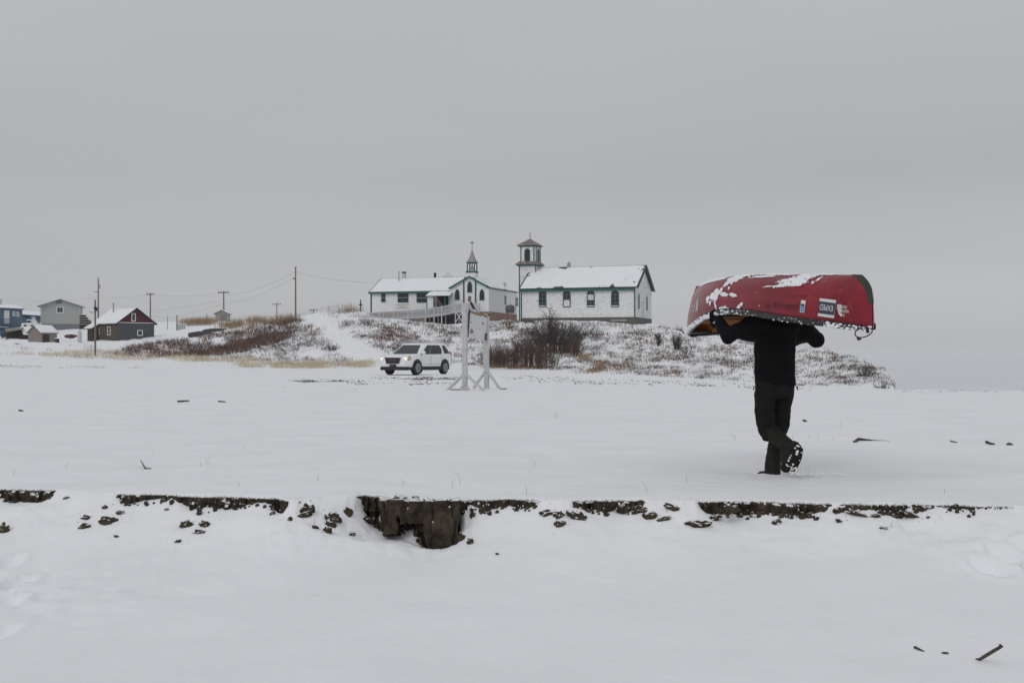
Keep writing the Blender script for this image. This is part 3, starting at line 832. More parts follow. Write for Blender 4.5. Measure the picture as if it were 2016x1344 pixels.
# steeple
zs_ = lambda py: EYE + (HY - py) * 141.0 / F - cp.location.z
xc, _ = on_plane(cp, 929.5, 530, 1.6); yc = 1.6
m = MB(); frustum(m, (xc, yc), 0.52, 0.52, zag - .5, zs_(536.5)); st = m.build('steeple_base', WHITE_SID, cp)
m = MB(); frustum(m, (xc, yc), 0.57, 0.57, zs_(538), zs_(534.5)); m.build('steeple_rail', GREEN, st)
for sx in (-1, 1):
    for sy in (-1, 1):
        m = MB(); m.box(xc + sx * .43 - .055, xc + sx * .43 + .055, yc + sy * .43 - .055, yc + sy * .43 + .055, zs_(534.5), zs_(518.4)); m.build('belfry_post', GREEN, st)
m = MB(); frustum(m, (xc, yc), 0.50, 0.50, zs_(519.6), zs_(517.4)); m.build('belfry_lintel', GREEN, st)
m = MB(); m.tube([(xc, yc, zs_(520)), (xc, yc, zs_(524)), (xc, yc, zs_(525.5)), (xc, yc, zs_(529)), (xc, yc, zs_(532.5))], [.05, .06, .14, .19, .29], 12); m.build('bell', METAL, st)
m = MB(); prof = [(0.60, 517.3), (0.50, 515.2), (0.36, 511), (0.24, 505), (0.12, 498), (0.03, 491)]
for (h0, a), (h1, b) in zip(prof[:-1], prof[1:]): frustum(m, (xc, yc), h0, h1, zs_(a), zs_(b), 0.3)
sp = m.build('spire', COPPER, cp)
m = MB(); m.box(xc - .022, xc + .022, yc - .022, yc + .022, zs_(492), zs_(475.5)); m.box(xc - .21, xc + .21, yc - .024, yc + .024, zs_(480), zs_(478.6)); m.build('cross', BLACK, sp)
yr = y0w + Ww / 2
def onroof(px): return on_plane(cp, px, 550, yr)[0]
x = on_plane(cp, 785.3, 556, yr - 1.0)[0]
m = MB(); m.tube([(x, yr - 1, zrw - .6), (x, yr - 1, zrw + .85)], 0.06, 8); m.build('stove_pipe', METAL, wroof)
x = onroof(795.5); m = MB(); m.box(x - .19, x + .19, yr - .19, yr + .19, zrw - .1, zrw + .75); ck = m.build('chimney', GPAINT, wroof)
m = MB(); m.box(x - .22, x + .22, yr - .22, yr + .22, zrw + .65, zrw + .82); m.build('chimney_cap', BLACK, ck)
x = onroof(856.5); m = MB(); m.tube([(x, yr, zrw - .1), (x, yr, zrw + .45)], .14, 10); m.tube([(x, yr, zrw + .45), (x, yr, zrw + .58)], .18, 10); m.tube([(x, yr, zrw + .58), (x, yr, zrw + .66)], .08, 8); m.build('roof_vent', BLACK, wroof)
x = onroof(882); m = MB(); m.tube([(x + .42 * math.cos(a), yr, zrw + .08 + .42 * math.sin(a)) for a in np.linspace(0, math.pi, 14)], .02, 5); m.tube([(x, yr, zrw), (x, yr, zrw + .95)], .02, 5); m.tube([(x - .7, yr, zrw + .12), (x + .5, yr, zrw + .12)], .018, 5); m.build('roof_cross', mat('pale_brass', (0.36, 0.32, 0.2), .5), wroof)
y, _ = on_plane(cp, 994, 563, Wg - .7, 'x')
m = MB(); m.tube([(Wg - .7, y, zeg + .2), (Wg - .7, y, zeg + .95)], .16, 10); m.tube([(Wg - .7, y, zeg + .95), (Wg - .7, y, zeg + 1.1)], [.2, .1], 10); m.build('roof_vent', GPAINT, nroof)

# ramp of grey white boards along the front
RAMPG = mat('worn_grey_paint', (0.40, 0.41, 0.43), 0.8, 0.15, 3)
rp = thing('access_ramp', 'pale grey wooden access ramp with picket railings leading to the chapel porch', 'ramp', cp.location, R(-17))
yR = -2.1
deck = [(724, 630), (780, 626.5), (838, 622.5), (870, 618), (897, 612.3), (937, 612)]
dk = [on_plane(rp, a, b, yR) for a, b in deck]
for (xa, za), (xb_, zb_) in zip(dk[:-1], dk[1:]):
    m = MB(); m.prism([(xa, za - .14), (xb_, zb_ - .14), (xb_, zb_), (xa, za)], yR - .04, yR + 1.25); m.build('deck', GPAINT, rp)
RAIL = 0.82
for yy in (yR - .07, yR + 1.27):
    for (xa, za), (xb_, zb_) in zip(dk[:-1], dk[1:]):
        m = MB(); m.beam((xa, yy, za + RAIL), (xb_, yy, zb_ + RAIL), .06, .07); m.beam((xa, yy, za + .12), (xb_, yy, zb_ + .12), .04, .05); m.build('handrail', GPAINT, rp)
        n = int((xb_ - xa) / .14); mm = MB()
        for i in range(n):
            t = (i + .5) / n; x = xa + (xb_ - xa) * t; z = za + (zb_ - za) * t
            mm.box(x - .028, x + .028, yy - .012, yy + .012, z + .12, z + RAIL - .02)
        mm.build('picket_panel', RAMPG, rp)
    for px in (724, 747, 775, 804, 838, 855, 870, 897, 911, 937):
        x, _ = on_plane(rp, px, 620, yR); z = float(np.interp(x, [a for a, _ in dk], [b for _, b in dk]))
        wx = rp.matrix_basis @ Vector((x, yy, 0)); g = float(ground(wx.x, wx.y)) - rp.location.z
        m = MB(); m.box(x - .05, x + .05, yy - .05, yy + .05, min(g - .2, z - .3), z + RAIL + .06); m.build('post', GPAINT, rp)
xa, za = on_plane(rp, 897.5, 612, yR - .07); xb_, zb_ = on_plane(rp, 910.5, 634, yR - .07)
m = MB(); m.beam((xa, yR - .08, za - .1), (xb_, yR - .08, zb_), .05, .08); m.build('brace', WPAINT, rp)
m = MB(); m.beam((xa, yR - .13, zb_), (xb_, yR - .13, za - .1), .05, .08); m.build('brace', WPAINT, rp)
xa, za = on_plane(rp, 836, 623, yR + .9); xb_, zb_ = on_plane(rp, 897, 637, yR + .9)
m = MB(); m.prism([(xa, za - .2), (xa, zb_ - .5), (on_plane(rp, 936, 620, yR + .9)[0], zb_ - .5), (on_plane(rp, 936, 620, yR + .9)[0], za + .35), (xb_, za + .3)], yR + 1.5, yR + 1.55); m.build('skirting', DARKW, rp)  # dark sheet put in for the shade beneath the open deck
# loose poles leaning at the porch
for i, (a, b, lb) in enumerate((((859, 585.5), (872, 596), 'upper of two tan poles leaning over the ramp railing'), ((855, 589), (871, 599), 'lower of two tan poles leaning over the ramp railing'))):
    x0, z0 = on_plane(rp, a[0], a[1], -1.0); x1, z1 = on_plane(rp, b[0], b[1] + 8, yR + .1)
    m = MB(); m.tube([rp.matrix_basis @ Vector((x0, -1.0, z0)), rp.matrix_basis @ Vector((x1, yR + .1, z1))], .035, 6)
    tag(m.build('wooden_pole', mat('tan_pole', (0.33, 0.22, 0.14), .8)), lb, 'pole', 'poles leaning on the ramp')
# fuel tank
ft = thing('fuel_tank', 'dark grey fuel tank on red legs between chapel and church', 'fuel tank', P(1004, 626, 134), R(-19))
ft.location.z = P(1004, 608.5, 134).z - .95
tb = MB(); tb.tube([(-.42, 0, .95), (-.38, 0, .95), (.38, 0, .95), (.42, 0, .95)], [.36, .44, .44, .36], 18); tb.build('tank', mat('tank_paint', (0.07, 0.075, 0.08), .5, .2), ft, smooth=False)
for sx in (-.33, .33):
    for sy in (-.3, .3):
        m = MB(); m.box(sx - .03, sx + .03, sy - .03, sy + .03, -.8, .72); m.build('leg', mat('red_oxide', (0.16, 0.05, 0.04), .8), ft)
m = MB(); m.tube([(.1, 0, 1.36), (.1, 0, 1.5)], .06, 8); m.tube([(-.15, 0, 1.36), (-.15, 0, 1.46)], .04, 8); m.build('filler_cap', BLACK, ft)
m = MB(); m.tube([(.62, 0, -.8), (.62, 0, 1.45)], .03, 6); tag(m.build('gauge_pipe', MATS['red_oxide'], ft))

# ---------------------------------------------------------------- village on the left
def gable_house(root, W, Ln_, h, rise, wallm, gablem, roofm, ovh=.3, snow=.12, z0=-.8, trim=None):
    k_ = rise / (W / 2)
    m = MB(); m.box(0, W, 0, Ln_, z0, h); wl = m.build('wall', wallm, root)
    m = MB(); m.prism([(0, h), (W, h), (W / 2, h + rise)], -0.01, Ln_ + .01); m.build('gable', gablem, root)
    r = MB()
    A = h - k_ * ovh + .1
    slab(r, (-ovh, -ovh, A), (-ovh, Ln_ + ovh, A), (W / 2, Ln_ + ovh, h + rise + .1), (W / 2, -ovh, h + rise + .1), .12)
    slab(r, (W + ovh, -ovh, A), (W + ovh, Ln_ + ovh, A), (W / 2 + .004, Ln_ + ovh, h + rise + .1), (W / 2 + .004, -ovh, h + rise + .1), .12)
    ro = r.build('roof', roofm, root)
    for sg in (0, 1):
        xx = -ovh if sg == 0 else W + ovh; xm = W / 2 - .04 if sg == 0 else W / 2 + .04
        snow_slab('roof_snow', (xx, -ovh + .02, A + .01), (xx, Ln_ + ovh - .02, A + .01), (xm, Ln_ + ovh - .02, h + rise + .09), (xm, -ovh + .02, h + rise + .09), snow, ro, 0, sg + 3, 20, 8)
    return wl, ro
# red gable house
GREYW = mat('grey_board_wall', (0.075, 0.08, 0.09), .85, .2, 2.5, stretch=(1, 1, 5))
BROWNW = mat('brown_board_wall', (0.088, 0.066, 0.050), .85, .25, 2.5, stretch=(1, 1, 5))
REDW = mat('dark_red_boards', (0.085, 0.018, 0.02), .8, .2, 3)
p = P(230.5, 671, 168)
rh = thing('red_gable_house', 'small dark house with maroon gable and snowy roof behind the short pole', 'house', p, R(46))
gable_house(rh, 5.65, 6.7, 2.55, 2.0, GREYW, REDW, BLACK, .35, .12)
m = MB(); m.box(-.02, 0, .02, 6.68, -.5, 2.5); m.build('side_boarding', BROWNW, rh)
x, z = on_plane(rh, 262.5, 632.5); _, z2 = on_plane(rh, 262.5, 616.5); window(rh, x - .33, x + .33, z, z2, -.012, rect, WPAINT, .12, (0, 0))
x, z = on_plane(rh, 275.5, 661); _, z2 = on_plane(rh, 275.5, 649.5); window(rh, x - .42, x + .42, z, z2, 0, rect, WPAINT, .12, (0, 0))
m = MB(); m.box(-.1, 5.75, -.06, -.012, 2.5, 2.6); m.build('trim_board', WPAINT, rh)
for px in (193, 215):
    y, z = on_plane(rh, px, 659.5, -.02, 'x'); _, z2 = on_plane(rh, px, 642.5, -.02, 'x'); window(rh, y - .45, y + .45, z, z2, -.02, rect, WPAINT, .1, (0, 1), WPAINT, axis='x')
m = MB(); m.box(-1.0, -.03, 5.0, 6.6, -.6, 2.0); lt = m.build('lean_to', DARKW, rh)
m = MB(); slab(m, (-1.4, 4.8, 1.9), (-1.4, 6.9, 1.9), (-.36, 6.9, 2.45), (-.36, 4.8, 2.45), .16); m.build('lean_to_roof', ROOFSNOW, lt)
m = MB(); m.tube([(1.9, 4.6, 3.9), (1.9, 4.6, 5.2)], .09, 8); m.tube([(1.9, 4.6, 5.2), (1.9, 4.6, 5.4)], .13, 8); m.build('stove_pipe', METAL, rh)
# grey green two-storey house
p = P(80, 646, 262)
GREENGREY = siding_mat('grey_green_siding', (0.36, 0.385, 0.37), .3, (.3, .32, .31), (.7, .8), .3)
gh = thing('two_storey_house', 'pale grey-green two-storey house with a snowy gable roof', 'house', p, R(16))
gable_house(gh, 8.0, 9, 4.9, 1.35, GREENGREY, GREENGREY, METAL, .75, .12)
m = MB(); m.box(-.03, 8.03, -.03, 8.9, -.9, .95); m.build('skirting', mat('grey_skirting', (0.17, 0.18, 0.20), .8), gh)
x, z = on_plane(gh, 118, 616.5); _, z2 = on_plane(gh, 118, 603.5); window(gh, x - .75, x + .75, z, z2, 0, rect, WPAINT, .2, (1, 0), WPAINT)
x, z = on_plane(gh, 116, 598); _, z2 = on_plane(gh, 116, 589.5); m = MB(); m.box(x - .6, x + .6, -.06, -.012, z, z2); m.build('attic_vent', MATS['grey_skirting'], gh)
for xx in (.08, 7.92): m = MB(); m.box(xx - .09, xx + .09, -.04, .06, .96, 4.75); m.build('corner_board', GPAINT, gh)
# blue houses
BLUEW = siding_mat('blue_siding', (0.075, 0.125, 0.18), .3, (.09, .14, .19), (.7, .8), .3)
BLUED = mat('dark_blue_paint', (0.03, 0.08, 0.15), .7)
p = P(-48, 652, 250)
bh = thing('blue_house', 'blue house with blue deck and stairs at the left edge', 'house', p, R(31))
m = MB(); m.prism([(0, -1), (9.0, -1), (9.0, 4.9), (0, 4.9)], 0, 8); m.build('wall', BLUEW, bh)
m = MB(); slab(m, (-.4, -.6, 5.05), (9.3, -.6, 4.75), (9.3, 4, 5.5), (-.4, 4, 6.2), .2); r_ = m.build('roof', BLUED, bh)
snow_slab('roof_snow', (-.4, -.55, 5.08), (9.3, -.55, 4.78), (9.3, 4, 5.53), (-.4, 4, 6.23), .16, r_)
for a, b, c, d in ((8, 18.5, 637, 611), (24.5, 30, 622, 612), (32.5, 37.5, 623, 613)):
    x0, z = on_plane(bh, a, c); x1, z2 = on_plane(bh, b, d)
    if a == 8: m = MB(); m.box(x0, x1, -.07, -.012, z, z2); m.build('door', WPAINT, bh)
    else: window(bh, x0, x1, z, z2, 0, rect, WPAINT, .12, (0, 0), pane=mat('pale_blind', (0.32, 0.35, 0.38), .5))
xd0, zd = on_plane(bh, -30, 637, -1.6); xd1, _ = on_plane(bh, 20, 637, -1.6)
m = MB(); m.box(xd0, xd1, -1.7, -.03, zd - .2, zd); dkk = m.build('deck', BLUED, bh)
m = MB()
for i in range(22):
    x = xd0 + (xd1 - xd0) * i / 21; m.box(x - .03, x + .03, -1.68, -1.63, zd, zd + 1.0)
m.box(xd0, xd1, -1.7, -1.6, zd + .95, zd + 1.05); m.build('deck_railing', BLUED, dkk)
for x in (xd0 + .2, xd1 - .2): m = MB(); m.box(x - .09, x + .09, -1.6, -1.42, -1.2, zd - .2); m.build('deck_post', BLUED, dkk)
xs0, zs0 = on_plane(bh, 40, 650, -1.6)
m = MB(); m.beam((xd1, -1.6, zd - .1), (xs0, -1.6, zs0 - .2), .1, .4); m.beam((xd1, -.8, zd - .1), (xs0, -.8, zs0 - .2), .1, .4); m.beam((xd1, -1.6, zd + .95), (xs0, -1.6, zs0 + .75), .08, .5); m.build('stairs', BLUED, bh)
m = MB(); m.tube([(5.2, 2.5, 5.2), (5.2, 2.5, 6.9)], .13, 8); m.build('stove_pipe', METAL, bh)
p = P(38, 648, 275)
bw_ = thing('blue_annex', 'low dark blue building between the blue house and grey-green house', 'house', p, R(29))
m = MB(); m.box(0, 5.2, 0, 7, -1, 3.3); m.build('wall', BLUEW, bw_)
m = MB(); slab(m, (-.4, -.6, 3.35), (5.5, -.6, 3.05), (5.5, 4, 4.0), (-.4, 4, 4.4), .2); r_ = m.build('roof', BLUED, bw_)
snow_slab('roof_snow', (-.4, -.55, 3.38), (5.5, -.55, 3.08), (5.5, 4, 4.03), (-.4, 4, 4.43), .16, r_)
x0, z = on_plane(bw_, 47, 626); x1, z2 = on_plane(bw_, 58, 619); window(bw_, x0, x1, z, z2, 0, rect, BLUED, .1, (1, 0))
x0, z = on_plane(bw_, 62, 643); x1, z2 = on_plane(bw_, 70, 623); m = MB(); m.box(x0, x1, -.07, -.012, z, z2); m.build('door', WPAINT, bw_)
# beige shed and dark lean-to
p = P(81, 673, 160)
sh = thing('beige_shed', 'small beige garden shed with snowy roof in front of grey-green house', 'shed', p, R(59))
BEIGE = mat('beige_board', (0.235, 0.205, 0.185), .85, .12, 3)
m = MB(); m.prism([(0, -.6), (2.5, -.6), (2.5, 1.25), (0, 1.25)], 0, 2.6); m.build('wall', BEIGE, sh)
m = MB(); m.prism([(0, 1.25), (2.6, 1.25), (1.3, 2.15)], 0, 2.5, axis='x'); m.build('gable', BEIGE, sh)
m = MB(); slab(m, (-.2, -.2, 1.2), (2.7, -.2, 1.2), (2.7, 1.3, 2.25), (-.2, 1.3, 2.25), .08); slab(m, (-.2, 1.304, 2.25), (2.7, 1.304, 2.25), (2.7, 2.8, 1.2), (-.2, 2.8, 1.2), .08); r_ = m.build('roof', BEIGE, sh)
snow_slab('roof_snow', (-.2, -.2, 1.21), (2.7, -.2, 1.21), (2.7, 1.28, 2.25), (-.2, 1.28, 2.25), .1, r_, 0, 1, 10, 6)
snow_slab('roof_snow', (-.2, 1.32, 2.25), (2.7, 1.32, 2.25), (2.7, 2.8, 1.21), (-.2, 2.8, 1.21), .1, r_, 0, 1, 10, 6)
m = MB(); m.box(.25, 1.25, -.06, -.01, -.4, 1.0); m.build('door', DARKW, sh)
p = P(20, 674, 172)
ln = thing('open_lean_to', 'dark open lean-to shelter left of the beige shed', 'shelter', p, R(24))
m = MB(); slab(m, (-.6, -.5, 1.55), (1.6, -.5, 1.95), (1.9, 2.2, 2.3), (-.6, 2.2, 2.0), .12); m.build('roof', WOODG, ln)
m = MB(); slab(m, (1.7, -.6, 1.2), (3.2, -.6, 1.2), (3.0, 1.6, 2.3), (1.4, 1.6, 2.3), .12); m.build('roof', ROOFSNOW, ln)
m = MB(); m.box(-.5, 2.9, 1.5, 1.6, -.8, 1.9); m.box(1.4, 2.9, .2, .3, -.8, 1.6); m.build('back_wall', DARKW, ln)
for x in (-.5, 1.3, 2.9): m = MB(); m.box(x - .06, x + .06, -.4, -.28, -.8, 1.5); m.build('post', DARKW, ln)
m = MB(); m.box(-.4, 1.2, -.2, 1.2, -.4, .55); m.build('stacked_boards', WPAINT, ln)
p = P(112, 675, 157)
o = thing('oil_drum', 'dark oil drum with snow on top right of the beige shed', 'drum', p)
m = MB(); m.tube([(0, 0, -.3), (0, 0, .25), (0, 0, .28), (0, 0, .55)], [.29, .29, .31, .29], 14); m.build('barrel', BLACK, o)
m = MB(); m.tube([(0, 0, .55), (0, 0, .63), (0, 0, .66)], [.28, .25, .1], 14); m.build('snow_cap', ROOFSNOW, o)
p = P(157, 671, 163)
o = thing('propane_tank', 'upright white propane cylinder at the left end of the maroon gable house', 'tank', p)
m = MB(); m.tube([(0, 0, -.3), (0, 0, 1.1), (0, 0, 1.3), (0, 0, 1.36)], [.28, .28, .18, .06], 14); m.build('cylinder', GPAINT, o)
m = MB(); m.tube([(0, 0, 1.3), (0, 0, 1.5)], .11, 10); m.build('valve_collar', GPAINT, o)
# stairs and wood rack beside the grey house
p = P(156, 643, 258)
wr = thing('wooden_stairs', 'dark wooden stair stack beside the grey-green house', 'stairs', p, R(14))
for i in range(5):
    m = MB(); m.box(0, 2.6 - i * .3, 0, 1.5, .35 + i * .5, .5 + i * .5); sx_ = m.build('tread', DARKW, wr)
    m = MB(); m.box(.02, 2.5 - i * .3, .02, 1.4, .504 + i * .5, .56 + i * .5); m.build('tread_snow', ROOFSNOW, sx_)
for x in (.1, 1.2, 2.3): m = MB(); m.box(x - .07, x + .07, .1, .24, -.8, 2.6 - x * .5); m.build('post', DARKW, wr)
m = MB(); m.prism([(0, -.8), (2.6, -.8), (2.6, .6), (.9, 2.6), (0, 2.6)], 1.42, 1.5); m.build('back_panel', DARKW, wr)
# small hut on the hill
p = P(424, 630, 212)
hu = thing('small_hut', 'tiny pale hut with a snowy gable roof on the hilltop', 'hut', p, R(4))
gable_house(hu, 2.2, 2.2, 1.15, .55, mat('pale_hut_wall', (0.33, 0.32, 0.28), .85), MATS['pale_hut_wall'], WOODG, .3, .07)
m = MB(); m.box(.85, 1.9, -.05, -.01, -.1, .95); m.build('door', mat('grey_hut_door', (0.20, 0.20, 0.19), .85, .4, 9), hu)
# fuel box, boat hull, tarp lumps
p = P(351, 646, 190)
mb_ = thing('metal_box', 'pale blue-grey metal box on snow right of the maroon gable house', 'box', p, R(20))
m = MB(); m.box(0, 1.1, 0, .8, -.4, .55); m.build('case', mat('pale_blue_grey', (0.36, 0.40, 0.44), .6), mb_); m = MB(); m.box(-.03, 1.13, -.03, .83, .555, .62); m.build('lid', ROOFSNOW, mb_)
p = P(352, 668, 160); p = hit(385, 664)
def mound(name, label, cat, px, py, sx, sy, sz, material, seed, d=None):
    g = hit(px, py) if d is None else P(px, py, d)
    bm = bmesh.new(); bmesh.ops.create_icosphere(bm, subdivisions=3, radius=1)
    for v in bm.verts:
        n = mnoise.fractal(v.co * 1.7 + Vector((seed, seed * 2, 0)), 1, 2, 3)
        v.co *= 1 + .22 * n
        v.co.x *= sx; v.co.y *= sy; v.co.z *= sz
    me = bpy.data.meshes.new(name); bm.to_mesh(me); bm.free(); me.materials.append(material)
    o = link(bpy.data.objects.new(name, me)); o.location = g
    return tag(o, label, cat)
TARP = mat('dark_tarp', (0.03, 0.03, 0.033), .6)
mound('tarp_mound', 'dark tarpaulin mound on the slope below the tiny hut', 'tarp', 396, 660, 1.7, .9, .5, TARP, 3)
mound('tarp_heap', 'long black tarpaulin heap lying just under the tiny hut', 'tarp', 425, 652, 1.8, .8, .35, TARP, 8)
mound('red_sled', 'dark sled with red end on snow behind the beige shed', 'sled', 139, 662, .9, .5, .3, mat('dark_red_plastic', (.10, .02, .02), .5), 5, 175)
# parked vehicles at the far left
def pickup(name, label, px, py, d, rz, body, L_=4.6):
    o = thing(name, label, 'truck', P(px, py, d), rz)
    m = MB(); m.prism([(0, .35), (L_, .35), (L_, .95), (L_ * .72, 1.05), (L_ * .62, 1.6), (L_ * .36, 1.6), (L_ * .32, 1.0), (0, 1.0)], 0, 1.8); m.build('body', body, o, bevel=.06)
    m = MB(); m.prism([(L_ * .70, 1.07), (L_ * .625, 1.5), (L_ * .38, 1.5), (L_ * .345, 1.07)], -.02, 1.82); m.build('window', GLASS, o)
    for x in (.9, L_ - .9):
        for y in (.02, 1.78):
            m = MB(); m.tube([(x, y - .1, .36), (x, y + .1, .36)], .36, 14); m.build('wheel', BLACK, o)
    m = MB(); m.box(L_ * .37, L_ * .6, .1, 1.7, 1.61, 1.68); m.build('roof_snow', ROOFSNOW, o)
    return o
pickup('parked_truck', 'white truck parked before the low dark blue building', 42, 646, 240, R(-15), WPAINT, 3.4)
pickup('tarped_truck', 'truck with a blue tarp cut by the left edge', -18, 664, 190, R(-10), BLUED, 3.2)

# ---------------------------------------------------------------- poles, wires, fence, grave cross
def pole(label, px, ytop, d, r=.12, arm=None, armw=1.8, name='utility_pole', base=None, mat_=POLEW, grp='utility poles'):
    g = (px - CX) * d / F
    zb_ = float(ground(g, d)) if base is None else EYE + (HY - base) * d / F
    zt_p = EYE + (HY - ytop) * d / F
    o = thing(name, label, 'pole', (g, d, zb_), 0, grp)
    m = MB(); m.tube([(0, 0, -.8), (0, 0, (zt_p - zb_) * .5), (0, 0, zt_p - zb_)], [r * 1.15, r, r * .8], 8); m.build('shaft', mat_, o)
    if arm is not None:
        za_ = EYE + (HY - arm) * d / F - zb_
        m = MB(); m.box(-armw / 2, armw / 2, -r - .1, -r, za_ - .09, za_ + .09); ar = m.build('crossarm', mat_, o)
        m = MB()
        for q in (-.46, -.2, .2, .46): m.tube([(q * armw, -r - .05, za_ + .09), (q * armw, -r - .05, za_ + .3)], .05, 6)
        m.build('insulator', BLACK, ar)
    return o, zt_p - zb_
o, h_ = pole('short leaning-free pole with a lamp in front of the maroon gable house', 187.5, 590, 104, .085, grp='utility poles')
o['label'] = 'short pole with dark lamp standing before the maroon gable house'
m = MB(); m.tube([(0, -.1, h_ - .62), (.1, -.15, h_ - .75), (.12, -.15, h_ - .95)], [.1, .16, .1], 8); m.tube([(0, 0, h_ - .8), (.3, -.1, h_ - 1.05)], .03, 5); m.tube([(0, 0, h_ - 1.0), (-.35, .1, h_ - 1.1), (-.55, .1, h_ - 1.0)], .02, 5); m.build('lamp', BLACK, o)
m = MB(); m.box(-.09, -.03, -.05, .05, h_ - .35, h_ - .1); m.build('insulator', WPAINT, o)
o, h_ = pole('tall pole with transformer rising behind the maroon gable house', 193.5, 547, 235, .15, grp='utility poles')
m = MB(); m.tube([(.25, -.1, h_ - 2.1), (.25, -.1, h_ - 1.2)], .17, 10); m.build('transformer', METAL, o)
m = MB(); m.box(-.7, .1, -.25, -.17, h_ - 2.75, h_ - 2.6); m.build('bracket', POLEW, o)
pole('crossarm pole just right of the maroon gable house', 296, 577, 262, .15, 579.5, 1.6)
pole('crossarm pole rising directly behind the tiny hilltop hut', 440.5, 573, 232, .14, 576, 2.1)
o, h_ = pole('tallest bare pole standing alone at the left end of the hilltop', 582, 527, 168, .11)
m = MB(); m.box(-.12, .12, -.1, .1, h_ - .02, h_ + .1); m.box(-.35, -.1, -.05, .05, h_ - 1.6, h_ - 1.45); m.build('cap', BLACK, o)
pole('distant small crossarm pole left of the tallest bare pole', 545, 595, 330, .14, 599, 2.4)
pole('distant crossarm top showing just over the hill right of tallest pole', 617, 608, 300, .14, 610.5, 2.0)
pole('thin post on the skyline left of the metal box', 330, 622, 200, .05, name='thin_post', grp='thin posts')
pole('thick dark post standing beside the metal box', 348.5, 620, 190, .10, name='wooden_post', grp='thin posts')
pole('small metal post between metal box and tiny hut', 407, 617, 260, .12, name='metal_post', mat_=METAL, grp='thin posts')
def wire(label, pts, r=.012):
    m = MB()
    P_ = [P(*a) for a in pts]; full = []
    for a, b in zip(P_[:-1], P_[1:]):
        n = 10; sg = (b - a).length * .012
        for i in range(n + (b is P_[-1])):
            t = i / n; q = a.lerp(b, t); q.z -= sg * 4 * t * (1 - t); full.append(q)
    m.tube(full, r, 4, cap=False)
    return tag(m.build('power_line', BLACK, fix=False), label, 'power line', 'power lines')
wire('upper power line from the tiny hut pole to the tallest bare pole', [(440.5, 580, 232), (581, 535, 168)])
wire('lower power line from the tiny hut pole to the tallest bare pole', [(440.5, 596, 232), (579, 546, 168)])
wire('power line from tallest bare pole to the chapel house roof', [(582, 535, 168), (735, 556, 143)], .010)
wire('power line running along the skyline from the left edge', [(-60, 583, 300), (193, 585, 236), (296, 580, 262), (440, 576, 232)], .010)
wire('power line dipping from crossarm pole right of maroon house', [(296, 611, 262), (345, 606, 240), (440.5, 590, 232)], .010)
wire('power line slanting up from left of the tiny hut', [(300, 622, 262), (350, 623, 240), (441, 597, 232)], .010)
fn = thing('wire_fence', 'thin wire fence climbing the hilltop left of the chapel house', 'fence', P(640, 606, 165))
fp = [(581, 622), (612, 612), (647, 604), (683, 599)]
loc = fn.location
pts = []
for a, b in fp:
    q = P(a, b, 166); g = float(ground(q.x, q.y))
    m = MB(); m.tube([Vector((q.x, q.y, min(g, q.z - .3) - .3)) - loc, q - loc], .035, 6); m.build('fence_post', METAL, fn); pts.append(q - loc)
m = MB(); m.tube(pts, .02, 4); m.tube([p_ - Vector((0, 0, .3)) for p_ in pts], .012, 4); m.build('fence_wire', METAL, fn)
gc = thing('grave_marker', 'small dark wooden cross on the hilltop left of the chapel house', 'cross', (P(710, 610, 160).x, 160, float(ground(P(710, 610, 160).x, 160))))
hgt = P(710, 590, 160).z - gc.location.z
m = MB(); m.box(-.07, .07, -.05, .05, -.4, hgt); m.build('upright', DARKW, gc); m = MB(); m.box(-.2, .2, -.06, .06, hgt - .75, hgt - .55); m.build('arm', DARKW, gc)

# ================================================================ white SUV
CARW = mat('white_car_paint', (0.82, 0.83, 0.85), .3, .04, 3, coat=.4)
CARB = mat('black_car_plastic', (0.018, 0.018, 0.02), .55, .15, 6)
TYRE = mat('tyre_rubber', (0.02, 0.02, 0.021), .85, .2, 8)
ALLOY = mat('alloy_rim', (0.30, 0.31, 0.32), .35, .05, metal=.6)
CGLASS = mat('car_glass', (0.022, 0.034, 0.034), .05, .3, 1.2, spec=.6)
CGLASSD = mat('tinted_car_glass', (0.010, 0.011, 0.013), .06, .2, 1.2, spec=.5)
pc = (-5.18, 66.36)
CAR_RZ = R(-117.4)
car = thing('parked_car', 'white SUV with lit headlights on the snowy road below the hill', 'car', (pc[0], pc[1], float(ground(*pc)) + .01), CAR_RZ)
def rrect(hw, z0, z1, r, n=5):
    p = []
    for cx_, cz_, a0 in ((hw - r, z0 + r, -90), (hw - r, z1 - r, 0), (-hw + r, z1 - r, 90), (-hw + r, z0 + r, 180)):
        for i in range(n):
            a = R(a0 + 90 * i / (n - 1)); p.append((cx_ + r * math.cos(a), cz_ + r * math.sin(a)))
    return p
def loft(mb, secs, cap=True):
    n = len(secs[0][1]); vs = []
    for x, pr in secs: vs += [(x, a, b) for a, b in pr]
    fs = [(i * n + k, i * n + (k + 1) % n, (i + 1) * n + (k + 1) % n, (i + 1) * n + k) for i in range(len(secs) - 1) for k in range(n)]
    if cap: fs += [tuple(range(n)), tuple(range((len(secs) - 1) * n, len(secs) * n))]
    return mb.mesh(vs, fs)
st_ = [(-2.36, .80, .46, .98, .12), (-2.30, .86, .40, 1.06, .12), (-2.1, .90, .36, 1.10, .12), (-1.4, .915, .34, 1.10, .11), (0, .92, .33, 1.10, .11), (.9, .92, .33, 1.11, .12), (1.25, .92, .33, 1.12, .14), (1.6, .915, .34, 1.10, .15), (2.0, .90, .36, 1.05, .16), (2.22, .86, .38, 1.00, .16), (2.33, .78, .40, .95, .14), (2.37, .70, .44, .88, .12)]
m = MB(); loft(m, [(x, rrect(hw, a, b, r)) for x, hw, a, b, r in st_]); body = m.build('body', CARW, car, smooth=True)
GZ0, GZ1 = 1.04, 1.66
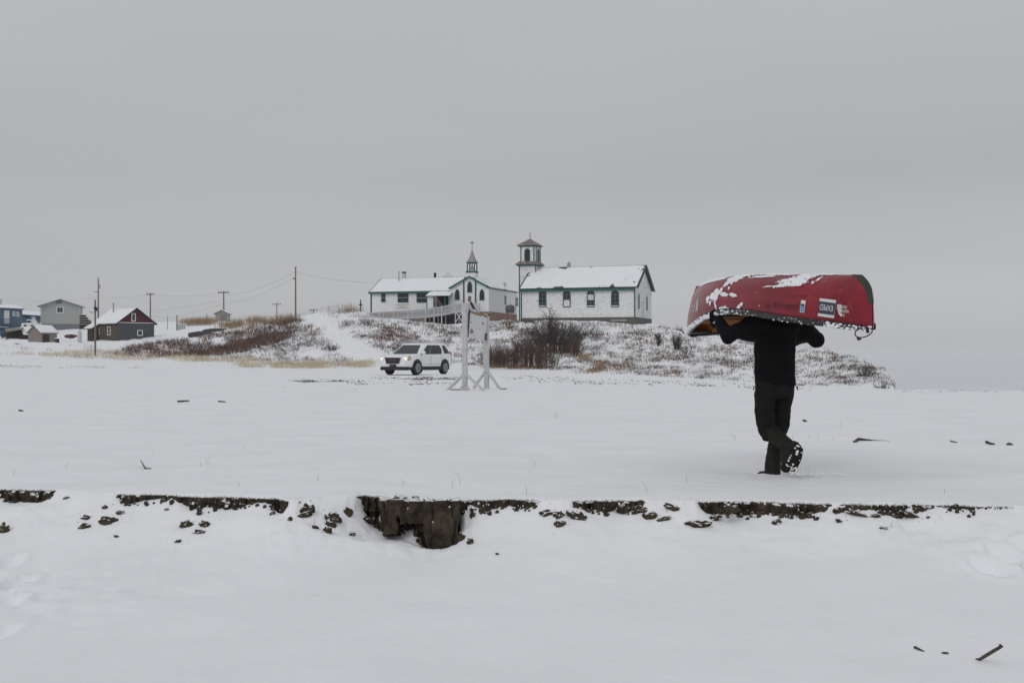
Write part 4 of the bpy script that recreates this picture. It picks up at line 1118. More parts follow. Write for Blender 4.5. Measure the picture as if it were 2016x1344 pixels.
def gp(f):  return 1.30 - .92 * f, -2.27 + .26 * f, .865 - .185 * f      # x front, x rear, half width at height fraction f
def plan(f, r):
    xf, xr, hw = gp(f); p = []
    for cx_, cy_, a0 in ((xf - r, hw - r, 0), (xr + r, hw - r, 90), (xr + r, -hw + r, 180), (xf - r, -hw + r, 270)):
        for i in range(4):
            a = R(a0 + 30 * i); p.append((cx_ + r * math.cos(a), cy_ + r * math.sin(a)))
    return p
m = MB(); vs = []; lev = [(0, 0), (.25, .25), (.5, .5), (.75, .75), (.93, .93), (1.0, 1.03), (1.06, 1.14)]
rad = [.10, .10, .11, .12, .14, .18, .24]
for (hh, f), r in zip(lev, rad): vs += [(x, y, GZ0 + (GZ1 - GZ0) * hh) for x, y in plan(f, r)]
n = 16; fs = [(i * n + k, i * n + (k + 1) % n, (i + 1) * n + (k + 1) % n, (i + 1) * n + k) for i in range(len(lev) - 1) for k in range(n)] + [tuple(range((len(lev) - 1) * n, len(lev) * n))]
m.mesh(vs, fs); m.build('cabin', CARW, car, smooth=True)
def cab_side(t, f, sgn, off=.012):       # t = x position at belt level (scaled with the taper), f = height fraction
    xf, xr, hw = gp(f); xf0, xr0, _ = gp(0)
    x = xr + (t - xr0) / (xf0 - xr0) * (xf - xr)
    return (x, sgn * (hw + off), GZ0 + (GZ1 - GZ0) * f)
def cab_front(u_, f, off=.014):
    xf, xr, hw = gp(f); return (xf + off, u_ * (hw - .05), GZ0 + (GZ1 - GZ0) * f + .01)
m = MB(); m.face([cab_front(-.97, .08), cab_front(.97, .08), cab_front(.5 * 1.8, .5), cab_front(.86, .88), cab_front(-.86, .88), cab_front(-.9, .5)]); m.build('windscreen', CGLASS, car)
for sgn in (1, -1):
    for a, b, c, d, gm in ((1.05, .10, .47, .25, CGLASSD), (.07, -1.12, .20, -1.02, CGLASSD)):
        fr = a > .5
        m = MB()
        if fr: m.face([cab_side(.95, .1, sgn), cab_side(.12, .1, sgn), cab_side(.12, .88, sgn), cab_side(.72, .88, sgn), cab_side(.9, .5, sgn)])
        else: m.face([cab_side(.08, .1, sgn), cab_side(-1.22, .12, sgn), cab_side(-1.28, .5, sgn), cab_side(-1.05, .88, sgn), cab_side(.08, .88, sgn)])
        m.build('side_window', gm, car)
    m = MB(); m.face([cab_side(-1.52, .15, sgn), cab_side(-2.12, .17, sgn), cab_side(-1.86, .88, sgn), cab_side(-1.45, .86, sgn)]); m.build('side_window', CGLASSD, car)
    # black sill, arches, wheels
    m = MB(); m.box(-1.02, .98, sgn * .90 - .035, sgn * .90 + .035, .24, .44); m.build('sill', CARB, car)
    for wx in (1.42, -1.44):
        m = MB(); prof_ = [(wx + .47 * math.cos(a), .37 + .47 * math.sin(a)) for a in np.linspace(-.25, math.pi + .25, 20)]
        m.prism(prof_, sgn * .80, sgn * .928); m.build('wheel_arch', CARB, car)
        wo = MB(); wo.tube([(wx, sgn * .70, .37), (wx, sgn * .72, .37), (wx, sgn * .92, .37), (wx, sgn * .945, .37)], [.33, .37, .37, .335], 28); wh = wo.build('wheel', TYRE, car, smooth=False)
        rm = MB(); yy = sgn * .95
        for a in np.arange(6) * math.pi / 3:
            d1 = Vector((math.cos(a), 0, math.sin(a))); d2 = Vector((-d1.z, 0, d1.x)); c_ = Vector((wx, yy + sgn * .006, .37))
            q = [c_ + d2 * .055, c_ + d1 * .235 + d2 * .075, c_ + d1 * .235 - d2 * .075, c_ - d2 * .055]
            rm.face([v + Vector((0, sgn * .012, 0)) for v in q])
        rr_ = [(wx + .25 * math.cos(a), .37 + .25 * math.sin(a)) for a in np.linspace(0, 2 * math.pi, 24, endpoint=False)]; ri = [(wx + .215 * math.cos(a), .37 + .215 * math.sin(a)) for a in np.linspace(0, 2 * math.pi, 24, endpoint=False)]
        ring(rm, rr_, ri, yy + sgn * .022, yy - sgn * .03); rm.build('rim', ALLOY, wh)
    m = MB(); m.mesh(*(lambda b: (b.v, b.f))(MB().box(.86, 1.06, sgn * 1.0 - .11, sgn * 1.0 + .11, 1.10, 1.27))); m.build('wing_mirror', CARW, car, bevel=.05)
    m = MB(); m.beam((.93, sgn * .85, 1.09), (.95, sgn * .98, 1.14), .08, .05); m.build('mirror_arm', CARB, car)
    for hx in (.15, -1.05): m = MB(); m.box(hx - .1, hx + .1, sgn * .925, sgn * .955, .93, .965); m.build('door_handle', CARW, car)
    for sx_ in (1.0, .02, -1.12): m = MB(); m.box(sx_ - .006, sx_ + .006, sgn * .9, sgn * .9235, .46, 1.04); m.build('door_seam', MATS['black_car_plastic'], car)
    m = MB(); m.box(-1.02, .98, sgn * .90, sgn * .932, .555, .575); m.build('side_moulding', GPAINT, car)
    # head lamps and tail lamps
    hl = MB(); hl.mesh([(2.33, sgn * .50, .80), (2.06, sgn * .895, .80), (2.04, sgn * .90, 1.00), (2.28, sgn * .50, .98), (2.36, sgn * .50, .79), (2.26, sgn * .86, .78), (2.16, sgn * .885, .985), (2.30, sgn * .52, .985)], [(4, 5, 6, 7), (5, 1, 2, 6), (0, 1, 5, 4), (3, 2, 6, 7), (0, 4, 7, 3)])
    ho = hl.build('headlight', mat('headlight_lens', (0.20, 0.19, 0.18), .15, .3, 8, spec=.6), car)
    m = MB(); m.tube([(2.30, sgn * .70, .84), (2.345, sgn * .70, .84)], [.085, .09], 14); m.build('bulb', emit_mat('lit_headlight', (1.0, .74, .42), 1.5), ho)
    m = MB(); m.mesh([(2.245, sgn * .79, .83), (2.20, sgn * .895, .83), (2.13, sgn * .90, .97), (2.20, sgn * .79, .97)], [(0, 1, 2, 3)]); m.build('indicator', emit_mat('lit_indicator', (.80, .40, .20), .45), ho)
    m = MB(); m.mesh([(-2.20, sgn * .905, 1.04), (-2.34, sgn * .86, 1.0), (-2.30, sgn * .80, 1.24), (-2.20, sgn * .83, 1.26), (-2.2, sgn * .7, 1.04), (-2.37, sgn * .7, 1.0), (-2.31, sgn * .7, 1.24), (-2.2, sgn * .7, 1.26)], [(0, 1, 2, 3), (1, 5, 6, 2), (0, 4, 5, 1), (3, 2, 6, 7), (0, 3, 7, 4)]); m.build('tail_light', mat('red_lens', (.45, .02, .03), .25), car, bevel=.03)
    m = MB(); m.box(2.27, 2.34, sgn * .70 - .07, sgn * .70 + .07, .50, .68); m.build('fog_lamp', CARB, car)
    m = MB(); m.tube([(.35, sgn * .60, 1.72), (.2, sgn * .60, 1.755), (-1.8, sgn * .60, 1.755), (-1.95, sgn * .60, 1.72)], .022, 6); m.build('roof_rail', GPAINT, car)
m = MB(); m.prism([(-.50, .915), (.50, .915), (.50, .93), (.40, .60), (-.40, .60), (-.50, .93)][:2] + [(.40, .60), (-.40, .60)], 2.40, 2.30, axis='x'); gr = m.build('grille', CARB, car)
m = MB(); ring(m, [(-.53, .935), (.53, .935), (.42, .58), (-.42, .58)], [(-.50, .912), (.50, .912), (.395, .60), (-.395, .60)], 2.41, 2.34, 'x'); m.build('grille_surround', GPAINT, gr)
m = MB(); m.box(2.28, 2.39, -.72, .72, .26, .45); m.box(1.9, 2.3, -.87, .87, .25, .43); m.build('lower_bumper', CARB, car, bevel=.04)
m = MB(); m.box(2.36, 2.415, -.20, .20, .44, .575); m.build('number_plate', mat('dark_plate', (.05, .055, .06), .6), car)
m = MB(); m.box(2.36, 2.40, -.42, .42, .415, .432); m.build('bumper_slot', CARB, car)
m = MB(); m.box(-.6, .6, -.55, .55, 1.715, 1.745); m.build('underbody', CARB, car).location = (0, 0, -1.35)

def text_pts(txt, size=1.0, bold=0.0):
    cu = bpy.data.curves.new('txt', 'FONT'); cu.body = txt; cu.size = size; cu.offset = bold
    o = bpy.data.objects.new('txt', cu); COL.objects.link(o)
    dg = bpy.context.evaluated_depsgraph_get(); dg.update()
    me = bpy.data.meshes.new_from_object(o.evaluated_get(dg))
    v = np.array([(p.co.x, p.co.y) for p in me.vertices]); f = [tuple(p.vertices) for p in me.polygons]
    bpy.data.objects.remove(o); bpy.data.meshes.remove(me); bpy.data.curves.remove(cu)
    v = (v - v.min(0)) / (v.max(0) - v.min(0))
    return v, f
v, f = text_pts('GMC', 1, .03)
m = MB(); m.mesh([(2.418, -.23 + a * .46, .735 + b * .10) for a, b in v], f); m.build('badge', mat('badge_red', (.20, .06, .065), .4), gr, fix=False)

# ================================================================ weathered notice board on braced posts
PEELW = mat('chipped_white_paint', (0.54, 0.545, 0.55), .8, .10, 2, second=(0.15, 0.125, 0.095), thresh=(0.60, 0.68), stretch=(3, 3, 1.6))
PLY = mat('board_face_paint', (0.64, 0.65, 0.655), .8, .05, 2, second=(0.26, 0.17, 0.09), thresh=(0.69, 0.72))
g0 = hit(915, 768); g1 = Vector(((958 - CX) * 41.75 / F, 41.75, 0)); g1.z = float(ground(g1.x, g1.y))
sg = thing('notice_board', 'weathered white notice board hung between two braced posts beside the road', 'sign', g0, 0)
dirb = (Vector((g1.x - g0.x, g1.y - g0.y, 0))).normalized(); perp = Vector((dirb.y, -dirb.x, 0))
ppm = g0.y / F
h0 = (768 - 596) * ppm; h1 = (765.5 - 617.5) * g1.y / F
L0 = lambda p_: Vector(p_) - g0
for base, hh in ((g0, h0), (g1, h1)):
    b = base - g0
    for k_ in (-1, 1):                                       # each post is a pair of planks
        m = MB(); c_ = b + perp * (.042 * k_)
        m.beam(c_ - Vector((0, 0, .15)), c_ + Vector((0, 0, hh - (.03 if k_ > 0 else 0))), .115 if base is g0 else .095, .075, up=perp); m.build('post', PEELW, sg)
for base, sp_l, sp_r, hb in ((g0, -.74, .80, .52), (g1, -.60, .58, .58)):
    b = base - g0
    for s_ in (sp_l, sp_r):
        m = MB(); q = b + perp * s_; q.z = -.06
        m.beam(b + perp * (.06 if s_ > 0 else -.06) + Vector((0, 0, hb)), q, .065, .095, up=dirb); m.build('brace', PEELW, sg)
m = MB(); q = g1 - g0 + perp * .62; m.box(q.x - .08, q.x + .14, q.y - .06, q.y + .06, -.1, .03); m.build('foot_board', DARKW, sg)
m = MB(); q = -perp * .35; m.box(q.x - .16, q.x + .15, q.y - .15, q.y - .05, -.1, .035); m.build('foot_board', DARKW, sg)
m = MB(); m.mesh([(-.22, -.16, -.05), (.22, -.18, -.05), (.2, .15, -.05), (-.2, .15, -.05), (-.05, -.10, .26), (.05, -.10, .26)], [(0, 1, 5, 4), (1, 2, 5), (2, 3, 4, 5), (3, 0, 4)]); m.build('gusset', mat('stained_gusset', (.46, .45, .43), .9, .2, 9, second=(.12, .10, .08), thresh=(.56, .64)), sg)
# hanging panel
def pt(px, py, d): return P(px, py, d) - g0
A_, B_, C_, D_ = pt(923.5, 611, g0.y + .15), pt(960, 620.5, g1.y - .1), pt(955.5, 671, g1.y - .1), pt(921.5, 663.5, g0.y + .15)
nrm = (B_ - A_).cross(D_ - A_).normalized() * .035
m = MB(); m.mesh([A_, B_, C_, D_, A_ + nrm, B_ + nrm, C_ + nrm, D_ + nrm], [(0, 1, 2, 3), (7, 6, 5, 4), (0, 4, 5, 1), (1, 5, 6, 2), (2, 6, 7, 3), (3, 7, 4, 0)]); pn = m.build('panel', PLY, sg)
nn = -nrm.normalized() if nrm.y > 0 else nrm.normalized()
def onpan(a, b, off=.006): return (A_ * (1 - a) + B_ * a) * (1 - b) + (D_ * (1 - a) + C_ * a) * b + nn * (off + (.0 if nn.dot(nrm) < 0 else .035))
BARE = mat('bare_plywood', (0.27, 0.19, 0.11), .9, .3, 12)
vs = []; fs = []
for i in range(25):
    a = i / 24; low_ = .09 + .05 * mnoise.noise((a * 9, .3, 1)) + .05 * mnoise.noise((a * 25, 2, 1)); vs += [onpan(a * .97 + .02, .0), onpan(a * .97 + .02, max(.03, low_))]
for i in range(24): fs.append((2 * i, 2 * i + 2, 2 * i + 3, 2 * i + 1))
m = MB(); m.mesh(vs, fs); m.build('bare_strip', BARE, pn)
for a0, b0, rr_ in ((.19, .76, .085), (.12, .42, .03), (.78, .36, .05), (.08, .8, .02), (.33, .9, .02), (.55, .62, .018)):
    m = MB(); m.face([onpan(a0 + rr_ * 1.0 * math.cos(t) * (1 + .5 * mnoise.noise((t, a0 * 9, 0))), b0 + rr_ * math.sin(t) * (1 + .6 * mnoise.noise((t, b0 * 7, 5)))) for t in np.linspace(0, 2 * math.pi, 11)[:-1]]); m.build('paint_chip', BARE, pn)
m = MB(); m.beam(pt(924.6, 609, g0.y + .11), pt(920.8, 664, g0.y + .11), .05, .05); m.build('dark_batten', BLACK, sg)
m = MB(); m.beam(pt(957, 656, g1.y - .16), pt(956.5, 670, g1.y - .16), .035, .05); m.build('bracket', BLACK, sg)
m = MB(); m.tube([pt(960.5, 618, g1.y), pt(960.5, 622, g1.y)], .07, 8); m.build('post_cap', BLACK, sg)
m = MB(); q0, q1, q2, q3 = pt(924.5, 596, g0.y + .05), pt(929, 594, g0.y + .1), pt(937, 609.5, g0.y + .3), pt(931, 608, g0.y + .25)
m.mesh([q0, q1, q2, q3] + [q + Vector((0, .03, 0)) for q in (q0, q1, q2, q3)], [(0, 1, 2, 3), (7, 6, 5, 4), (0, 4, 5, 1), (1, 5, 6, 2), (2, 6, 7, 3), (3, 7, 4, 0)]); m.build('black_flap', BLACK, sg)
q = hit(953, 724)
o = thing('grey_stake', 'pale grey stake standing behind the right post of the notice board', 'stake', q)
m = MB(); m.box(-.07, .07, -.05, .05, -.3, (724 - 678) * q.y / F); m.build('shaft', GPAINT, o)

# ================================================================ canoe carried upside down
PX0, PD = 1525.0, 12.0
po = Vector(((PX0 - CX) * PD / F, PD, 0.0)); po.z = float(ground(po.x, po.y)); GZ = po.z
PHI = R(15.8)
cn = thing('canoe', 'red canoe carried upside down on a walker’s shoulders, crusted with snow'.replace('’', "'"), 'canoe', (po.x, po.y, 0), R(90) + PHI)
ax = Vector((-math.sin(PHI), math.cos(PHI), 0)); nx = Vector((-math.cos(PHI), -math.sin(PHI), 0))
SC, HALF = 0.1275, 1.8625
def hull(q, th, side, inset=0.0):
    """q -1 stern (near) .. 1 bow (far); th 0 at the gunwale .. pi/2 at the keel line; side +1 is the camera's"""
    q = np.asarray(q, float); th = np.asarray(th, float)
    p = 3.1 - 1.35 * np.abs(q) ** 1.5
    cy = np.cos(th) ** (2 / p); h = np.sin(th) ** (2 / p)
    b = .405 * np.maximum(1 - np.abs(q) ** 2.5, 0) ** .82 + .012 * (1 - np.abs(q))
    b = np.maximum(b - inset, 0.004)
    rec = np.where(q < 0, .17 * np.clip((h - .5) / .5, 0, 1) ** 2.6, .15 * np.clip((h - .35) / .65, 0, 1) ** 2.4)
    s = SC + q * (HALF - rec - inset)
    zg = np.interp(q, [-1, -.9, -.8, -.6, -.5, -.4, -.3, -.2, -.1, 0, .1, .2, .3, .4, .5, .6, .7, .8, .9, 1],
                   [1.418, 1.440, 1.466, 1.510, 1.532, 1.556, 1.580, 1.602, 1.617, 1.624, 1.622, 1.612, 1.596, 1.570, 1.535, 1.500, 1.470, 1.450, 1.437, 1.430])
    zk = np.interp(q, [-1, -.9, -.6, -.3, 0, .3, .6, .75, .9, 1], [1.880, 1.893, 1.928, 1.961, 1.990, 2.008, 2.010, 2.004, 1.984, 1.962]) - inset
    tumble = .025 * np.sin(np.minimum(h * 2.2, 1) * np.pi) * (1 - q * q)
    y = side * (b * cy + tumble * cy)
    return s, y, zg + (zk - zg) * h
def toworld(s, y, z): return po.x + ax.x * s + nx.x * y, po.y + ax.y * s + nx.y * y, z
def topx(s, y, z):
    X, Y, Z = toworld(s, y, z); return CX + F * X / Y, HY - (Z - EYE) * F / Y
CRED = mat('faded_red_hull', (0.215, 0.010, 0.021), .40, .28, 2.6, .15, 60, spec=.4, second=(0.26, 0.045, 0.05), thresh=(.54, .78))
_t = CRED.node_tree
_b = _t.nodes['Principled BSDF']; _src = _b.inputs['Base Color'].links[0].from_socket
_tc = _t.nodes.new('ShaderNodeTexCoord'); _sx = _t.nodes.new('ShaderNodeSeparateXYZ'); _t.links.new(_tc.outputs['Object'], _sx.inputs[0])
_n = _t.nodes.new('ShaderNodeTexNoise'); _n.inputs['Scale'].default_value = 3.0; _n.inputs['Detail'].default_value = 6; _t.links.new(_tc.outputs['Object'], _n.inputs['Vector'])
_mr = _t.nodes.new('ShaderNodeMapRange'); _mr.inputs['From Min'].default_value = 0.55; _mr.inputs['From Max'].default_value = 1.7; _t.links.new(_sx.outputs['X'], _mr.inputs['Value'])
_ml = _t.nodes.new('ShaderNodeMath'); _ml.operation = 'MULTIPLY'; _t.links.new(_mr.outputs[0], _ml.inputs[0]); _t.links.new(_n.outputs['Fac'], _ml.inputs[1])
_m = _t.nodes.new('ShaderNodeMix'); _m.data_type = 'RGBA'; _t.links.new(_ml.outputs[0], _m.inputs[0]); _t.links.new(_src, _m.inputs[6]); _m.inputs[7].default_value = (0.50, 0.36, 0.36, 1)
_t.links.new(_m.outputs[2], _b.inputs['Base Color'])          # hull colour turns patchily paler towards the bow
CIN = mat('orange_hull_inside', (0.42, 0.17, 0.035), .6, .15, 3)
CGUN = mat('black_gunwale', (0.022, 0.022, 0.023), .5, .3, 9, second=(.72, .73, .75), thresh=(.60, .66))
DKSKID = mat('skid_plate', (0.045, 0.05, 0.042), .8, .25, 8)
ql = np.sin(np.linspace(-math.pi / 2, math.pi / 2, 97)); ql = .5 * ql + .5 * np.linspace(-1, 1, 97)
tl = np.linspace(0, math.pi / 2, 19)
def hull_grid(inset):
    S, Y, Z = [], [], []
    for sd in (1, -1):
        t_ = tl if sd > 0 else tl[::-1][1:]
        for t in t_:
            s, y, z = hull(ql, np.full_like(ql, t), sd, inset); S.append(s); Y.append(y); Z.append(z)
    return np.array(S), np.array(Y), np.array(Z)
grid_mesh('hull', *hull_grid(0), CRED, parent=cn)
grid_mesh('hull_lining', *hull_grid(.014), CIN, parent=cn)
for sd in (1, -1):
    qg = np.linspace(-.965 if sd > 0 else -.90, .995, 97)
    s, y, z = hull(qg, np.zeros_like(qg), sd)
    m = MB(); vs, fs = [], []
    pr_ = [(-.022, -.028), (.022, -.028), (.026, .0), (.022, .026), (-.004, .026), (-.02, 0)]
    for i in range(len(ql)):
        for a, b in pr_: vs.append((s[i], y[i] + sd * a, z[i] + b))
    for i in range(len(ql) - 1):
        for k_ in range(6): fs.append((i * 6 + k_, i * 6 + (k_ + 1) % 6, (i + 1) * 6 + (k_ + 1) % 6, (i + 1) * 6 + k_))
    m.mesh(vs, fs); m.build('gunwale', CGUN, cn, smooth=False)
def gz(q): return float(hull(np.array([q]), np.array([0.0]), 1)[2][0]), float(hull(np.array([q]), np.array([0.0]), 1)[1][0]), float(hull(np.array([q]), np.array([0.0]), 1)[0][0])
ASH = mat('ash_wood', (0.33, 0.17, 0.06), .6, .2, 5)
z_, y_, s_ = gz(-.07)
m = MB(); pts = [(s_ - .02 + .05 * math.cos(t * math.pi * 2), (t * 2 - 1) * y_, z_ - .01 - .03 * math.sin(t * math.pi)) for t in np.linspace(0, 1, 13)]; m.tube(pts, [.02] + [.028] * 11 + [.02], 8); m.build('yoke', ASH, cn)
for q in (.58, -.62):
    z_, y_, s_ = gz(q)
    for ds in (-.11, .11): m = MB(); m.beam((s_ + ds, -y_ * .86, z_ + .04), (s_ + ds, y_ * .86, z_ + .04), .04, .028); m.build('seat_rail', ASH, cn)
    m = MB(); m.box(s_ - .12, s_ + .12, -y_ * .6, y_ * .6, z_ + .068, z_ + .078); m.build('seat', CARB, cn)
z_, y_, s_ = gz(.30); m = MB(); m.beam((s_, -y_ * .98, z_), (s_, y_ * .98, z_), .05, .025); m.build('thwart', CARB, cn)
for q0, q1 in ((.86, .98), (-.84, -.95)):
    a = gz(q0); b = gz(q1); m = MB(); m.mesh([(a[2], a[1], a[0] - .005), (a[2], -a[1], a[0] - .005), (b[2], -b[1], b[0] - .005), (b[2], b[1], b[0] - .005), (a[2], a[1], a[0] + .02), (a[2], -a[1], a[0] + .02), (b[2], -b[1], b[0] + .02), (b[2], b[1], b[0] + .02)], [(0, 1, 2, 3), (7, 6, 5, 4), (0, 4, 5, 1), (1, 5, 6, 2), (2, 6, 7, 3), (3, 7, 4, 0)]); m.build('end_deck', CARB, cn)
# skid plates on the stems
for q0, q1, tt in ((-.90, -1.0, .95), (.93, 1.0, 1.0)):
    S, Y, Z = [], [], []
    qq = np.linspace(q0, q1, 10); ts = np.linspace(.52 if q0 < 0 else .4, math.pi / 2, 14)
    for sd in (1, -1):
        for t in (ts if sd > 0 else ts[::-1][1:]):
            wq = q1 + (qq - q1) * (.18 + .82 * ((t - ts[0]) / (ts[-1] - ts[0])) ** 1.5)
            s, y, z = hull(wq, np.full(10, t), sd, -.004); S.append(s); Y.append(y); Z.append(z)
    grid_mesh('skid_plate', np.array(S), np.array(Y), np.array(Z), DKSKID, parent=cn)
# inverse map: photo pixel -> camera-side hull surface
QG, TG = np.meshgrid(np.linspace(-.998, .998, 900), np.linspace(.02, math.pi / 2, 160), indexing='ij')
UU, VV = topx(*hull(QG, TG, 1))
def onhull(px, py, off=.003):
    d = (UU - px) ** 2 + (VV - py) ** 2
    i, j = np.unravel_index(np.argmin(d), d.shape)
    q, t = QG[i, j], TG[i, j]
    for _ in range(3):
        e = 1e-4
        u0, v0 = topx(*hull(q, t, 1)); uq, vq = topx(*hull(q + e, t, 1)); ut, vt = topx(*hull(q, t + e, 1))
        J = np.array([[(uq - u0) / e, (ut - u0) / e], [(vq - v0) / e, (vt - v0) / e]])
        try: dl = np.linalg.solve(J, [px - u0, py - v0])
        except Exception: break
        if not np.all(np.isfinite(dl)) or abs(dl[0]) > .05 or abs(dl[1]) > .1: break
        q = float(np.clip(q + dl[0], -.997, .997)); t = float(np.clip(t + dl[1], .01, math.pi / 2 - .01))
    s, y, z = [float(a) for a in hull(q, t, 1)]
    return Vector((s, y + off, z + off * .15))
def quadmap(c, a, b): 
    p = [(c[0][k] * (1 - a) + c[1][k] * a) * (1 - b) + (c[3][k] * (1 - a) + c[2][k] * a) * b for k in (0, 1)]
    return p
def hull_quad(name, corners, material, off, parent, n=8):
    vs, fs = [], []
    for i in range(n + 1):
        for j in range(n + 1): vs.append(onhull(*quadmap(corners, i / n, j / n), off))
    for i in range(n):
        for j in range(n): fs.append((i * (n + 1) + j, (i + 1) * (n + 1) + j, (i + 1) * (n + 1) + j + 1, i * (n + 1) + j + 1))
    m = MB(); m.mesh(vs, fs); return m.build(name, material, parent, fix=False)
def hull_text(name, txt, corners, material, off, parent, bold=0):
    """lettering turned upside down with the boat; corners are the photo pixels of its box"""
    v, f = text_pts(txt, 1, bold)
    m = MB(); m.mesh([onhull(*quadmap(corners, 1 - a, b), off) for a, b in v], f)   # b=0 (baseline) sits at the top
    return m.build(name, material, parent, fix=False)
DWHITE = mat('sticker_white', (0.66, 0.66, 0.65), .5, .05)
DSLATE = mat('sticker_slate', (0.045, 0.052, 0.07), .5, .1)
DBLUE = mat('sticker_blue', (0.07, 0.26, 0.50), .5, .15)
DINK = mat('faded_ink', (0.055, 0.016, 0.02), .6, .3, 20)
DINK2 = mat('faint_ink', (0.125, 0.015, 0.022), .6, .3, 20)
o = hull_quad('sticker', [(1614.5, 587), (1646.8, 591), (1642.6, 626.5), (1610.4, 622)], DWHITE, .003, cn); o['label'] = 'white and slate sticker with upside-down lettering'
o2 = hull_quad('sticker_panel', [(1614.2, 592.7), (1646.3, 597), (1643.1, 620.8), (1611.1, 616.2)], DSLATE, .006, o)
hull_text('sticker_lettering', 'EXPED', [(1616.3, 599.0), (1642.0, 602.5), (1640.6, 613.2), (1615.0, 609.6)], DWHITE, .009, o, .004)
o = hull_quad('sticker', [(1577.9, 590.8), (1586.8, 591.7), (1583.8, 615.7), (1575, 614.3)], DWHITE, .003, cn, 5); o['label'] = 'narrow white and blue sticker'
hull_quad('sticker_panel', [(1577.9, 601), (1584.6, 602), (1583.0, 613.8), (1576.3, 612.8)], DBLUE, .006, o, 4)
hull_quad('sticker_band', [(1578.3, 598), (1585.0, 599.2), (1584.5, 602.2), (1577.9, 601.2)], BLACK, .007, o, 4)
m = MB(); m.mesh([onhull(1580 + 2.3 * math.cos(t), 607 + 3.6 * math.sin(t), .009) for t in np.linspace(-.6, 2.6, 12)] + [onhull(1580 + 1.5 * math.cos(t), 607 + 2.7 * math.sin(t), .009) for t in np.linspace(-.6, 2.6, 12)], [(i, i + 1, i + 13, i + 12) for i in range(11)]); m.build('sticker_mark', DWHITE, o, fix=False)
lg = hull_text('lettering', 'FACE', [(1656.5, 600.5), (1668, 602), (1667.3, 608.0), (1656.2, 606.4)], DWHITE, .003, cn, .012)
hull_text('lettering', 'NORTH', [(1657.0, 608.4), (1671.8, 610.6), (1671.2, 616.4), (1656.7, 614.2)], DWHITE, .003, cn, .012)
hull_text('lettering', 'THE', [(1655.2, 616.2), (1664.0, 617.6), (1663.4, 623.2), (1654.8, 621.8)], DWHITE, .003, cn, .012)
for r0, r1 in ((.80, 1.0), (.50, .74), (.20, .44)):
    vs = []; N_ = 16; cx_, cy_ = 1657.6, 599.0
    for i in range(N_ + 1):
        t = math.pi / 2 * i / N_
        for r in (r0, r1): vs.append(onhull(cx_ - 9.0 * r * math.cos(t) , cy_ + 24.0 * r * math.sin(t) * (.72 + .28 * r) - (cx_ - 1648.6) * 0, .003))
    m = MB(); m.mesh(vs, [(2 * i, 2 * i + 1, 2 * i + 3, 2 * i + 2) for i in range(N_)]); m.build('emblem_arc', DWHITE, cn, fix=False)
hull_text('lettering', 'Julbo', [(1534.5, 594.5), (1573, 597.5), (1571, 612), (1533.5, 607.5)], DINK, .002, cn, .01)
m = MB(); N_ = 20; m.mesh([onhull(1527.5 + 5 * math.cos(t), 599.3 + 5.6 * math.sin(t), .002) for t in np.linspace(.5, 2 * math.pi - .2, N_)] + [onhull(1527.5 + 2.4 * math.cos(t), 599.3 + 2.8 * math.sin(t), .002) for t in np.linspace(.5, 2 * math.pi - .2, N_)], [(i, i + 1, i + N_ + 1, i + N_) for i in range(N_ - 1)]); m.build('emblem_ring', DINK, cn, fix=False)
for k_, (a, b, c, d) in enumerate(((1505, 596, 1515, 606), (1515, 597, 1506, 607))):
    hull_quad('emblem_stroke', [(a, b), (a + 2.4, b), (c + 2.4, d), (c, d)], DINK2, .002 + k_ * .001, cn, 3)
for a, wd_, hh in ((1551, 2, 5), (1556, 3, 4), (1562, 3, 6), (1569, 4, 4), (1576, 3, 5), (1583, 3, 4)):
    hull_quad('faded_mark', [(a, 581), (a + wd_, 581.3), (a + wd_, 581.3 + hh), (a, 581 + hh)], DINK2, .002, cn, 2)
for a, b, c, d in ((1371.5, 591, 1376, 612), (1366.5, 601, 1368.5, 614)):
    hull_quad('pale_sticker', [(a, b), (c, b - 2), (c - 2, d), (a - 2, d + 1)], mat('worn_sticker', (.45, .42, .42), .6), .003, cn, 3)
# snow stuck on the hull
BLOBS = [(1392, 556, 16, 3.0, -.45), (1412, 550.5, 20, 3.0, -.25), (1448, 549, 21, 5.5, -.45), (1432, 559, 9, 3.2, -.7), (1465, 542.5, 22, 3.5, -.1), (1441, 557, 2, 5, .2), (1500, 545.8, 30, 1.6, -.05), (1525, 541, 40, 1.6, 0), (1560, 552, 30, 3.6, -.12), (1548, 561, 24, 4.2, -.16), (1572, 557, 20, 7, -.2), (1585, 546, 26, 5, -.1), (1512, 565, 12, 1.3, -.12), (1604, 545, 12, 1.5, -.4), (1612, 551, 9, 1.5, -.5), (1601, 557, 4, 3, .2), (1625, 541, 30, 1.2, 0),
         (1410, 582, 6, 13, .25), (1403, 584, 4, 8, .2), (1394, 590, 3, 8, .15), (1425, 580, 9, 4, .1), (1418, 575, 3, 9, .5), (1444, 581, 7, 4.5, .3), (1410, 603, 1.4, 8, -.3), (1399, 597, 1.8, 6, .2), (1455, 605, 4, 7, .5), (1461, 599, 3.4, 4, 0), (1427, 608, 8, 6, 0), (1446, 609, 2, 3.5, 0), (1419, 607, 3, 3, 0), (1497, 601.5, 3, .9, 0), (1436, 567, 1.5, 4, .3), (1490, 577, 1, 1, 0)]
S, Y, Z = [], [], []
qf = np.linspace(-.85, .99, 700); tf_ = np.concatenate([np.linspace(.02, 1.2, 110), np.linspace(1.2, math.pi / 2, 60)[1:]])
Q2, T2 = np.meshgrid(qf, tf_, indexing='ij')
U2, V2 = topx(*hull(Q2, T2, 1))
wob = 1.0 + .6 * fbm(U2 * .16, V2 * .22, 3) + .55 * fbm(U2 * .5, V2 * .3, 3) + .35 * fbm(U2 * 1.1, V2 * .7, 2)
